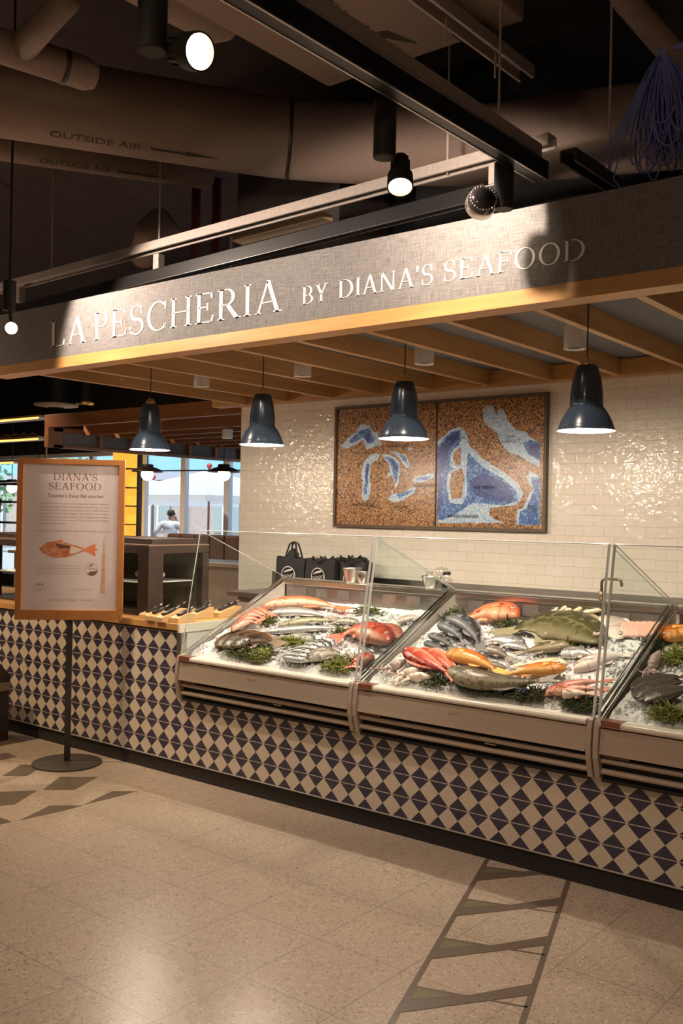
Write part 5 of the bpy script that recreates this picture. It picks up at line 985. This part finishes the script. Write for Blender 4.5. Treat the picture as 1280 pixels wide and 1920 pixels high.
def duct(label, pts, r, caps=True, m=DUCT, name='air_duct', bands=(), n=32):
    t = thing(name, pts[0], label, 'duct')
    MB().tube(pts, r, n, caps).build('duct_skin', m, t, True, shade_angle=50)
    P_ = [Vector(p) for p in pts]; r = r[0] if isinstance(r, list) else r
    for k, f in bands:
        a, b = P_[k], P_[k + 1]; c = a.lerp(b, f); d = (b - a).normalized()
        MB().lathe([(r + .001, -.012), (r + .005, -.010), (r + .005, .010), (r + .001, .012)], c, n, d).build('tape_band', DARKBR, t, True)
    return t
def arcpts(a, b, c, n=8):
    a, b, c = Vector(a), Vector(b), Vector(c); return [a * (1 - t) ** 2 + b * 2 * t * (1 - t) + c * t * t for t in [i / n for i in range(n + 1)]]
A_, B_, C_ = (-2.10, -5.0, 4.10), (1.86, .56, 4.05), (3.55, 1.35, 3.98)
AD = [(-3.0, -7.0 + .9, 4.08), (-.40, -2.50, 4.09)]
# main duct: axis from the measured silhouettes
d1 = Vector((.905, 1.52, 0)).normalized(); c1 = Vector((1.48, -.17, 4.10))
pts = [c1 - d1 * 6.5, c1 - d1 * 2, c1 - d1 * .2] + arcpts(c1 + d1 * .62, c1 + d1 * 1.15, c1 + d1 * 1.15 + Vector((1.0, .35, -.10))) + [c1 + d1 * 1.15 + Vector((5.5, 1.0, -.42))]
md = duct('biggest wrapped round air duct with OUTSIDE AIR stencil crossing the ceiling', pts, .247, bands=((4, .5),))
d2 = d1; c2 = Vector((.28, .02, 4.22))
pts2 = [c2 - d2 * 6, c2 - d2 * 2, c2 + d2 * 1.0, c2 + d2 * 1.05]
sd_ = duct('smaller wrapped round air duct with OUTSIDE AIR stencil, just below the biggest duct', pts2, [.125, .125, .125, .09], bands=((1, .5),))
def stencil(duct_, c, d, r, s, size, along, ang, arrow=True):
    # letters wrapped on the underside of the round duct
    mb = MB(); side = d.cross(Vector((0, 0, 1))).normalized()
    def on(a, b):
        th = ang + b / r; e = side * math.cos(th) + Vector((0, 0, 1)) * math.sin(th); return c + d * (along + a) + e * (r + .0025)
    vs, fs = text_tris(s, size, 'LEFT'); mb.add([on(a * 1.35, b) for a, b in vs], fs)
    w = max(v[0] for v in vs) * 1.35; mb.build('stencil', INK, duct_, label='dark stencilled words ' + s); mb = MB()
    if arrow:
        x = w + size * .8
        for (xa, xb, ya, yb, yc, yd) in ((x, x + size * 3.6, size * .22, size * .46, size * .22, size * .46), (x + size * 3.2, x + size * 6.4, size * .12, size * .60, size * .34, size * .36)):
            q = 6
            for i in range(q):
                f0, f1 = i / q, (i + 1) / q; u0, u1 = xa + (xb - xa) * f0, xa + (xb - xa) * f1
                lo0, hi0 = ya + (yc - ya) * f0, yb + (yd - yb) * f0; lo1, hi1 = ya + (yc - ya) * f1, yb + (yd - yb) * f1
                mb.add([on(u0, lo0), on(u1, lo1), on(u1, hi1), on(u0, hi0)], [(0, 1, 2, 3)])
    mb.build('stencil_arrow', INK, duct_, label='dark stencilled arrow')
stencil(md, c1, d1, .247, 'OUTSIDE AIR', .068, -.66, math.radians(-72))
stencil(sd_, c2, d2, .125, 'OUTSIDE AIR', .062, -.20, math.radians(-70))
# rectangular return duct overhead
t = thing('return_duct', (2.9, -2.2, 4.0), 'rectangular wrapped duct overhead with RETURN stencilled on its underside', 'duct')
B(2.75, 3.95, -4.4, -.06, 4.0, 4.5).build('duct_box', DUCT, t, bevel=.02)
mb = MB(); text_on(mb, 'RETURN', .17, lambda a, b: (3.335 - b, -.62 - a, 3.9975), align='LEFT', sx=.9)
mb.build('stencil', INK, t, label='dark stencilled word RETURN'); mb = MB(); mb.add([(3.28 + a, -.50 + b, 3.9975) for a, b in ((0, 0), (.06, .02), (.03, .10), (.10, .12), (.15, .32), (.04, .16), (-.03, .13))], [tuple(range(7))])
mb.build('stencil_arrow', INK, t, label='dark stencilled arrow')
mb = MB(); mb.box(3.62, 3.78, -.18, -.09, 3.985, 3.9985); mb.build('tag_plate', BLACK, t)
mb = MB(); text_on(mb, 'FCU-2-07', .032, lambda a, b: (3.70 - a, -.13 - b, 3.984)); mb.build('tag_text', LETTER, t, label='small tag reading FCU-2-07')
duct('wrapped duct stub with a rounded end above the bright spotlight', [(2.60, -3.2, 4.12), (2.63, -1.1, 4.12), (2.64, -.80, 4.12), (2.65, -.72, 4.12)], [.13, .13, .13, .09], name='duct_stub')
t = duct('wrapped pipe with a capped elbow at the top left corner', [(1.60, -2.6, 3.92), (1.90, -1.55, 3.90), (2.02, -1.12, 3.885), (2.035, -1.07, 3.88)], [.082, .082, .082, .06], name='wrapped_pipe', m=PIPE, bands=((1, .75),), n=24)
MB().tube([(1.93, -1.45, 3.90), (2.2, -1.48, 3.94), (2.42, -1.51, 3.975)], [.075, .06, .06], 20).build('branch', PIPE, t, True)
duct('wrapped pipe slanting down at the top right corner', [(4.15, -.1, 4.5), (4.40, .05, 4.0), (4.60, .16, 3.72), (4.7, .25, 3.62)], .058, name='wrapped_pipe', m=PIPE, n=20)
duct('dark duct with a capped elbow under the smaller stencilled duct', [(-.9, 1.7, 4.05), (-.2, 1.2, 4.02), (.05, 1.05, 4.0), (.1, 1.15, 3.85)], .13, name='dark_duct', m=noisy('duct_dim', (.16, .11, .085), (.2, .14, .11), 60, .8), n=24)
tag(B(.4, 1.5, 1.6, 2.25, 3.55, 4.5).build('plant_unit', noisy('unit_dark', (.045, .032, .027), (.06, .045, .038), 6, .7), bevel=.01), 'dark boxy plant unit above the canopy behind the sign', 'plant unit')
t = thing('floor_board', (1.8, .62, 3.53), 'pale plank lying under the parallel strut above the letters PESCHERIA', 'plank')
MB().obox((1.80, .62, 3.555), (.40, 0, .012), (0, .05, 0), (0, 0, .02)).build('board', wood('pine', (.52, .36, .2), (.6, .44, .27), 'X'), t, bevel=.002)
for i, (x, y) in enumerate(((-1.62, 3.0), (-1.30, 3.0))):
    t = thing('red_pipe', (x, y, 3.0), ['dim red sprinkler pipe, left one of two behind the ducts', 'dim red sprinkler pipe, right one of two behind the ducts'][i], 'pipe')
    MB().tube([(x, y, 3.1), (x, y, 5.2)], .05, 14).build('pipe', mat('pipe_red', (.10, .012, .012), .6), t, True); MB().lathe([(.05, -.03), (.075, -.03), (.075, .03), (.05, .03)], (x, y, 4.1), 16).build('coupling', mat('pipe_red', (.10, .012, .012), .6), t, True)
for i, (x, y, z) in enumerate(((-3.2, 1.6, 3.4), (-.3, 3.2, 3.0), (-2.7, 4.6, 3.2))):
    tag(MB().tube([(x, y, z), (x, y, 5.2)], .02, 8).build('hanger_rod', STRUT), ['thin hanging rod at far left in the dark ceiling', 'thin hanging rod behind the parallel strut', 'thin hanging rod beside the red pipes'][i], 'rod')
B_l = [(5.2, 2.0, 3.3, 7.5, 3.0, 4.3)]
tag(B(3.9, 6.6, 1.7, 2.28, 4.35, 5.2).build('plant_unit', noisy('unit_dark', (.045, .032, .027), (.06, .045, .038), 6, .7), bevel=.01), 'large dark box above the canopy at the right behind the blue cables', 'plant unit')
# blue cable bundle
t = thing('cable_bundle', (4.50, .12, 3.2), 'bundle of loose blue data cables hanging at the top right corner', 'cables')
CAB = [mat('cable_blue', (.16, .22, .58), .45), mat('cable_violet', (.22, .21, .55), .45)]
rr = random.Random(5); top = Vector((4.545, .10, 3.74))
for k in range(46):
    w = rr.uniform(-.17, .17); drop = rr.uniform(.32, .56); yy = rr.uniform(-.10, .12); px = Vector((w, yy, 0))
    pts = [top + Vector((rr.uniform(-.02, .02), rr.uniform(-.02, .02), .02))]
    wd = rr.uniform(.025, .085); c0 = rr.uniform(-.10, .13)
    for s in range(1, 17):
        a = 2 * PI * s / 17; g = (1 - math.cos(a)) / 2
        pts.append(top + Vector((c0 * g ** .7 + wd * math.sin(a) * (.45 + .55 * g), yy * g, -drop * g)))
    MB().tube(pts, .0042, 5).build('cable', CAB[k % 2], t, True)
for k in range(5):
    x = -.16 - .02 * k; pts = [top, top + Vector((x * .3, -.05, -.15)), top + Vector((x * .9, -.08, -.40)), top + Vector((x * 1.1, -.09, -.55 + .03 * k)), top + Vector((x * .8, -.06, -.62 + .02 * k))]
    MB().tube(pts, .0042, 5).build('cable', CAB[k % 2], t, True)
MB().tube([top + Vector((0, 0, .01)), top + Vector((-.10, -.02, .16)), top + Vector((-.22, -.08, .42)), top + Vector((-.4, -.2, .9))], [.016, .012, .008, .008], 8).build('lead', CAB[0], t, True)
MB().tube([top + Vector((0, 0, .01)), top + Vector((.3, .05, .04)), top + Vector((.7, .1, .1))], .018, 8).build('lead', CAB[1], t, True)

# ------------------------------------------------------------------ the room behind: second canopy, lamps, shelves
t = thing('canopy', (-3.5, 6.2, 2.57), 'second darker oak canopy with open boxes along its side, beyond the wall end', 'canopy')
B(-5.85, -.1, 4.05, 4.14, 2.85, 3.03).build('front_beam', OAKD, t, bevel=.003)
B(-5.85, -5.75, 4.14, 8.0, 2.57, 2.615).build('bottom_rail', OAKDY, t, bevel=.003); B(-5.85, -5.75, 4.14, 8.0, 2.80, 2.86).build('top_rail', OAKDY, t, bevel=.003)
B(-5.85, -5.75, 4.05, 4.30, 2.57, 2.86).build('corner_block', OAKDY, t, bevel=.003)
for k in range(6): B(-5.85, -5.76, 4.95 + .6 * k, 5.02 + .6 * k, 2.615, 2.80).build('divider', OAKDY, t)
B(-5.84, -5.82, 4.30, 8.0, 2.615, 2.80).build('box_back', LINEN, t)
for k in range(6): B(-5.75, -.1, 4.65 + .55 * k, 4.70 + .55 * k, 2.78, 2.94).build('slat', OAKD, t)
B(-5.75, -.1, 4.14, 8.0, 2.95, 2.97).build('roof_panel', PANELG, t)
t = thing('downlight', (-3.05, 4.95, 2.66), 'small white downlight under the second darker canopy', 'ceiling light'); MB().cyl((-3.05, 4.95, 2.66), .07, .12, 20).build('housing', WHITE, t, True, shade_angle=40)
def dome(x, y, z, label, s=1.0):
    t = thing('dome_lamp', (x, y, z), label, 'pendant lamp', 'dark dome lamps with glowing globes')
    MB().lathe([(.0, z + .25 * s), (.085 * s, z + .25 * s), (.10 * s, z + .235 * s), (.10 * s, z + .205 * s), (.17 * s, z + .185 * s), (.25 * s, z + .15 * s), (.27 * s, z + .12 * s), (.255 * s, z + .122 * s), (.12 * s, z + .16 * s)], (x, y, 0), 32).build('shade', DARKBR, t, True)
    MB().ball((x, y, z + .08 * s), .105 * s, 20, 12).build('globe', mat('globe_glow', (1, 1, 1), .4, emit=(1, .80, .52), estr=4.5), t, True, label='glowing white globe')
    MB().tube([(x, y, z + .24 * s), (x, y, 2.95 if x > -5.75 else 5.2)], .008, 6).build('cord', BLACK, t)
dome(-6.614, 6.6, 2.224, 'dark dome lamp with a glowing globe right of the amber shelf')
dome(-5.19, 7.0, 2.22, 'dark dome lamp with a glowing globe nearest the wall end')
dome(-11.25, 7.0, 2.03, 'dark dome lamp seen left of the poster, front one of two')
dome(-11.0, 7.45, 1.95, 'dark dome lamp seen left of the poster, rear one of two')
tag(MB().tube([(-9.6, 8.015, 2.47), (-5.5, 8.015, 2.43), (-.25, 8.015, 2.42)], .012, 6).build('cable', BLACK, None, True), 'thin black cable strung across the bright windows', 'cable')
# amber backlit bottle shelf
t = thing('amber_shelf', (-7.47, 7.35, 0), 'tall amber glowing backlit shelf column behind the poster', 'shelf')
B(-7.62, -7.33, 7.0, 7.05, 0, 3.0).build('lit_back', noisy('amber_panel', (.75, .40, .05), (.5, .22, .02), 4, .4), t)
MATS['amber_panel'].node_tree.nodes['Principled BSDF'].inputs['Emission Color'].default_value = (1, .46, .05, 1)
MATS['amber_panel'].node_tree.nodes['Principled BSDF'].inputs['Emission Strength'].default_value = .55
B(-7.33, -7.28, 6.97, 7.05, 0, 3.0).build('side', DARKBR, t)
for z in (1.19, 1.434, 1.758, 2.082, 2.416): B(-7.68, -7.33, 6.8, 7.0, z, z + .02).build('shelf', DARKBR, t)
tag(B(-8.75, -8.3, 7.55, 7.6, 0, 2.9).build('amber_column', MATS['amber_panel']), 'amber lit column whose top shows just above the poster frame', 'column')
# hanging steel shelf at far left
t = thing('hanging_shelf', (-10.5, 6.0, 1.1), 'hanging rack of dark shelves with warm lit edges at the far left', 'shelf')
for z, hm in ((1.16, BLACK), (1.415, BLACK), (1.79, BLACK), (2.165, BLACK), (2.53, OAK), (2.93, OAK), (3.30, OAK)):
    B(-14.0, -8.55 if z > 2.4 else -9.3, 5.75, 6.2, z, z + .035).build('shelf', hm, t)
STRIPL = mat('led_strip', (1, 1, 1), .5, emit=(1.0, .52, .12), estr=.9)
for z in (2.93, 3.30): B(-14.0, -8.55, 5.755, 5.775, z - .035, z).build('light_strip', STRIPL, t, label='warm glowing strip under the shelf edge')
B(-14.0, -9.3, 5.755, 5.775, 2.495, 2.53).build('light_strip', STRIPL, t, label='warm glowing strip under the shelf edge')
for x in (-8.6, -10.4, -12.0): B(x - .012, x + .012, 5.96, 5.985, 1.1, 5.2 if x < -9 else 3.335).build('upright', STEELD, t)
rr = random.Random(11)
for i in range(7):
    x = -10.9 + i * .28; tag(MB().tube([(x, 6.0, 2.967), (x + .18, 6.0, 3.02), (x + .36, 6.0, 2.98)], [.03, .06, .03], 8).build('dry_branch', BLACK, None, True), ['dark dried branch on the hanging rack, number %s from the left' % w for w in ('one', 'two', 'three', 'four', 'five', 'six', 'seven')][i], 'branch', 'dried branches on the hanging rack')
for i, (x, y, z, r, h) in enumerate(((-8.37, 6.0, 3.50, .19, .7), (-8.35, 6.6, 3.60, .17, .6))):
    t = thing('extractor_lamp', (x, y, z), ['black cylinder fixture with a wide pale rim under the canopy at left', 'smaller black cylinder fixture right of the wide rimmed one'][i], 'ceiling light')
    MB().cyl((x, y, z), r, 5.2 - z, 28).build('cylinder', BLACK, t, True, shade_angle=40)
    MB().lathe([(r * .75, z - .03), (r * (2.0 if i == 0 else 1.05), z), (r * (2.0 if i == 0 else 1.05), z + .03), (r, z + .06)], (x, y, 0), 32).build('rim', BRASS if i else mat('rim_cream', (.55, .45, .30), .5), t, True)
# low counters and panels between the cabinet and the windows
t = thing('service_bar', (-2.4, 4.0, 0), 'brown service bar seen between the glass cabinet and the tiled wall end', 'counter')
B(-6.0, .4, 3.7, 4.3, 0, 1.05).build('bar_body', WTAUPE, t); B(-6.1, .5, 3.66, 4.34, 1.05, 1.09).build('bar_top', BEIGE, t)
t = thing('bench_back', (-4.5, 7.4, 0), 'row of brown padded bench backs below the windows', 'bench')
for k in range(14): B(-6.9 + .36 * k, -6.56 + .36 * k, 7.3, 7.5, .45, 1.30).build('back_pad', noisy('bench_brown', (.11, .065, .05), (.15, .09, .07), 8, .6), t, bevel=.04)
B(-7.0, -1.7, 6.9, 7.5, 0, .45).build('seat', DARKBR, t)
# left side easel board seen at the edge
t = thing('wall_menu', (-12.2, 7.6, 1.3), 'slanting brown board at the left edge beside the windows', 'board'); MB().obox((-11.75, 6.9, 1.62), (.25, 0, .0), (0, .01, 0), (.06, 0, .27)).build('board', OAKD, t)

# ------------------------------------------------------------------ outside: umbrellas, person, building
def cloth_mat():
    if 'umbrella_cloth' in MATS: return MATS['umbrella_cloth']
    m = bpy.data.materials.new('umbrella_cloth'); m.use_nodes = True; nt = m.node_tree; nt.nodes.clear()
    o = nd(nt, 'ShaderNodeOutputMaterial'); mx = nd(nt, 'ShaderNodeMixShader'); a = nd(nt, 'ShaderNodeBsdfDiffuse'); b = nd(nt, 'ShaderNodeBsdfTranslucent')
    a.inputs[0].default_value = (.88, .88, .88, 1); b.inputs[0].default_value = (.88, .88, .88, 1); mx.inputs[0].default_value = .5
    nt.links.new(a.outputs[0], mx.inputs[1]); nt.links.new(b.outputs[0], mx.inputs[2]); nt.links.new(mx.outputs[0], o.inputs[0]); MATS['umbrella_cloth'] = m; return m
def umbrella(x, y, label, R=1.75, zb=2.02, zt=2.62):
    t = thing('patio_umbrella', (x, y, 0), label, 'umbrella', 'white patio umbrellas outside')
    CAN = cloth_mat()
    c = [(R * a, R * b) for a, b in ((-1, -1), (1, -1), (1, 1), (-1, 1))]
    mb = MB(); n = 6
    for k in range(4):
        (ax, ay), (bx_, by_) = c[k], c[(k + 1) % 4]; rows = []
        for j in range(n + 1):
            f = j / n; z = zt + (zb - zt) * (f ** .92); rows.append([(x + (ax + (bx_ - ax) * i / 4) * f, y + (ay + (by_ - ay) * i / 4) * f, z - .0) for i in range(5)])
        vs = [p for r in rows for p in r]; mb.add(vs, [(j * 5 + i, j * 5 + i + 1, (j + 1) * 5 + i + 1, (j + 1) * 5 + i) for j in range(n) for i in range(4)])
        mb.add([(x + ax, y + ay, zb), (x + bx_, y + by_, zb), (x + bx_, y + by_, zb - .14), (x + ax, y + ay, zb - .14)], [(0, 1, 2, 3)])
    mb.build('canopy_cloth', CAN, t)
    MB().tube([(x, y, 0), (x, y, zt + .06)], .028, 12).build('pole', mat('umbrella_pole', (.22, .085, .05), .5), t, True)
    MB().ball((x, y, zt + .08), .07, 12, 8).build('finial', mat('finial_red', (.5, .06, .05), .4), t, True)
    MB().cyl((x, y, -.01), .35, .09, 24).build('foot', STEELD, t, True, shade_angle=40)
umbrella(-10.98, 12.2, 'white patio umbrella outside whose red finial shows between the dome lamps', 1.95, 2.066, 2.74)
umbrella(-15.6, 14.4, 'white patio umbrella outside behind the man, left one')
umbrella(-7.6, 15.6, 'white patio umbrella outside half hidden by the tiled wall end', 1.7, 2.1, 2.7)
# building across the street
bd = thing('building', (-16, 24, 0), 'pale brick building across the street with a blue glass band', 'building')
BR2 = noisy('far_brick', (.36, .30, .27), (.42, .36, .33), 5, .9)
B(-60, 25, 24, 26, 0, 3.45).build('wall', BR2, bd); B(-60, 25, 23.9, 26, 3.45, 7.5).build('glass_band', mat('blue_glass', (.16, .42, .72), .15, spec=.8), bd); B(-60, 25, 23.7, 24, 3.1, 3.45).build('ledge', mat('ledge_grey', (.34, .38, .44), .5), bd)
B(-60, 25, 24, 26, 7.5, 16).build('wall', BR2, bd)
for k in range(16):
    x = -44 + 4.2 * k; f_ = B(x, x + 1.5, 23.93, 24, .9, 2.7).build('window', mat('far_window', (.25, .33, .36), .2), bd); B(x + .7, x + .8, 23.9, 23.93, .9, 2.7).build('mullion', WHITE, f_)
for k in range(30): B(-50 + 2.3 * k, -50 + 2.3 * k + .14, 23.85, 23.9, 0, 3.1).build('pilaster', mat('far_frame', (.60, .66, .74), .5), bd)
GRN = noisy('far_leaves', (.10, .22, .10), (.28, .45, .24), 3, .8)
rr = random.Random(2)
for i, (x, y, h) in enumerate(((-29, 17, 3.6), (-26.0, 18.5, 4.2), (-33, 19, 4.0))):
    t = thing('street_tree', (x, y, 0), ['leafy green street tree outside the left windows, nearest', 'leafy green street tree outside the left windows, right one', 'leafy green street tree outside the left windows, far one'][i], 'tree', 'street trees outside')
    MB().tube([(x, y, 0), (x + .1, y, h * .6)], [.14, .08], 10).build('trunk', DARKBR, t, True); mb = MB()
    for k in range(260):
        a, b, r = rr.random() * 6.28, rr.random() * 3.14, 1.5 * rr.random() ** .4; c = Vector((x + r * math.sin(b) * math.cos(a), y + r * math.sin(b) * math.sin(a), h * .75 + r * math.cos(b)))
        u_ = Vector((rr.uniform(-1, 1), rr.uniform(-1, 1), rr.uniform(-1, 1))).normalized() * .16; v_ = u_.orthogonal().normalized() * .10; mb.add([c - u_, c + v_, c + u_, c - v_], [(0, 1, 2, 3)])
    mb.build('crown', GRN, t)
t = thing('street_post', (-6.55, 11.0, 0), 'green marker post outside beside the wall end', 'post'); B(-6.58, -6.50, 10.9, 11.0, 0, 1.6).build('post', mat('post_green', (.08, .50, .26), .5), t); MB().ball((-6.54, 10.95, 1.62), .13, 14, 8).build('cap', WHITE, t, True)

# person standing outside by the umbrella
px, py = -10.21, 10.30
pr_ = thing('person', (px, py, 0), 'person in a white shirt seen from behind, hand on hip, other hand at face', 'person')
SKIN = mat('skin', (.55, .34, .25), .5); SHIRT = noisy('shirt_white', (.62, .66, .70), (.70, .73, .77), 8, .8); TROU = mat('trousers_navy', (.04, .045, .07), .8); HAIR = mat('hair_dark', (.03, .02, .016), .6)
# local frame: right in the photo = vr, towards the camera = vc
vr = Vector((.74, .67, 0)).normalized(); vc = Vector((.67, -.74, 0)).normalized()
def skinned(name, joints, bones, m, parent, root=0, sub=2):
    me = bpy.data.meshes.new(name); off = OFF[pr_.name]
    P3 = lambda p: Vector((px, py, 0)) + vr * p[0] + vc * p[1] + Vector((0, 0, p[2])) - off
    me.from_pydata([tuple(P3(p)) for p, r in joints], bones, []); o = bpy.data.objects.new(name, me); COL.objects.link(o); o.parent = parent; OFF[o.name] = off
    sk = o.modifiers.new('skin', 'SKIN'); sk.use_smooth_shade = True
    for v, (p, r) in zip(me.skin_vertices[0].data, joints): v.radius = (r, r) if isinstance(r, (int, float)) else r
    me.skin_vertices[0].data[root].use_root = True
    ss = o.modifiers.new('subsurf', 'SUBSURF'); ss.levels = sub; ss.render_levels = sub
    me.materials.append(m); return o
J = [((0, 0, .93), (.15, .11)), ((0, .0, 1.12), (.145, .10)), ((.01, 0, 1.32), (.17, .115)), ((.01, 0, 1.42), (.13, .09)), ((.01, 0, 1.49), .055), ((.02, -.02, 1.545), .05), ((.02, -.02, 1.64), .082), ((.02, -.02, 1.72), .07),
     ((-.20, 0, 1.40), .06), ((-.36, .02, 1.17), .043), ((-.22, -.02, .98), .032), ((-.17, -.02, .95), .03),
     ((.21, 0, 1.39), .06), ((.33, -.02, 1.15), .044), ((.17, -.16, 1.40), .033), ((.12, -.15, 1.50), .03),
     ((-.09, 0, .88), .09), ((-.10, 0, .48), .062), ((-.10, .02, .09), .045), ((-.10, -.14, .04), .04),
     ((.09, 0, .88), .09), ((.10, 0, .48), .062), ((.11, .02, .09), .045), ((.11, -.14, .04), .04)]
E_ = [(0, 1), (1, 2), (2, 3), (3, 4), (4, 5), (5, 6), (6, 7), (3, 8), (8, 9), (9, 10), (10, 11), (3, 12), (12, 13), (13, 14), (14, 15), (0, 16), (16, 17), (17, 18), (18, 19), (0, 20), (20, 21), (21, 22), (22, 23)]
def fingers(w, d, up):
    base = len(J); 
    for k in range(5):
        o_ = Vector(w) + Vector(up) * ((k - 2) * .017); dd = Vector(d); L = (.05, .07, .078, .072, .055)[k]
        J.append((tuple(o_ + dd * L * .5), .009)); J.append((tuple(o_ + dd * L + Vector((0, -.012, 0))), .008))
fi0 = len(J); fingers((-.15, -.03, .945), (.9, -.3, -.3), (.1, 0, 1)); 
for k in range(5): E_ += [(11, fi0 + 2 * k), (fi0 + 2 * k, fi0 + 2 * k + 1)]
fi1 = len(J); fingers((.10, -.15, 1.53), (-.3, .1, .95), (1, 0, .2))
for k in range(5): E_ += [(15, fi1 + 2 * k), (fi1 + 2 * k, fi1 + 2 * k + 1)]
body = skinned('body', J, E_, SKIN, pr_)
SJ = [((0, 0, .90), (.175, .135)), ((0, 0, 1.12), (.165, .118)), ((.01, 0, 1.32), (.188, .13)), ((.01, 0, 1.425), (.145, .10)), ((.01, 0, 1.475), .068), ((-.20, 0, 1.40), .076), ((-.36, .02, 1.17), .060), ((-.25, -.01, 1.01), .046), ((.21, 0, 1.39), .076), ((.33, -.02, 1.15), .062), ((.19, -.14, 1.36), .046)]
skinned('shirt', SJ, [(0, 1), (1, 2), (2, 3), (3, 4), (3, 5), (5, 6), (6, 7), (3, 8), (8, 9), (9, 10)], SHIRT, pr_)['label'] = 'white shirt'
TJ = [((0, 0, .92), (.165, .125)), ((-.09, 0, .86), .105), ((-.10, 0, .48), .08), ((-.10, .01, .10), .065), ((.09, 0, .86), .105), ((.10, 0, .48), .08), ((.11, .01, .10), .065)]
skinned('trousers', TJ, [(0, 1), (1, 2), (2, 3), (0, 4), (4, 5), (5, 6)], TROU, pr_)
skinned('hair', [((.02, .035, 1.585), .075), ((.02, .025, 1.66), .100), ((.02, -.01, 1.73), .085)], [(0, 1), (1, 2)], HAIR, pr_)['label'] = 'short dark hair'
hb = Vector((px, py, 0)) + vr * .02 + vc * -.02
MB().ball(hb + vc * -.105 + Vector((0, 0, 1.635)), .016, 8, 6).build('nose', SKIN, pr_, True)
for s in (-1, 1): MB().ball(hb + vr * .084 * s + Vector((0, 0, 1.635)), .024, 10, 6, (.5, 1, 1.2)).build('ear', SKIN, pr_, True); MB().ball(hb + vr * .03 * s + vc * -.082 + Vector((0, 0, 1.655)), .010, 8, 6).build('eye', PUP, pr_, True)
MB().tube([hb + vr * -.022 + vc * -.088 + Vector((0, 0, 1.59)), hb + vc * -.094 + Vector((0, 0, 1.588)), hb + vr * .022 + vc * -.088 + Vector((0, 0, 1.59))], .006, 6).build('mouth', mat('lips', (.45, .18, .15), .5), pr_, True)
bpy.context.view_layer.update()
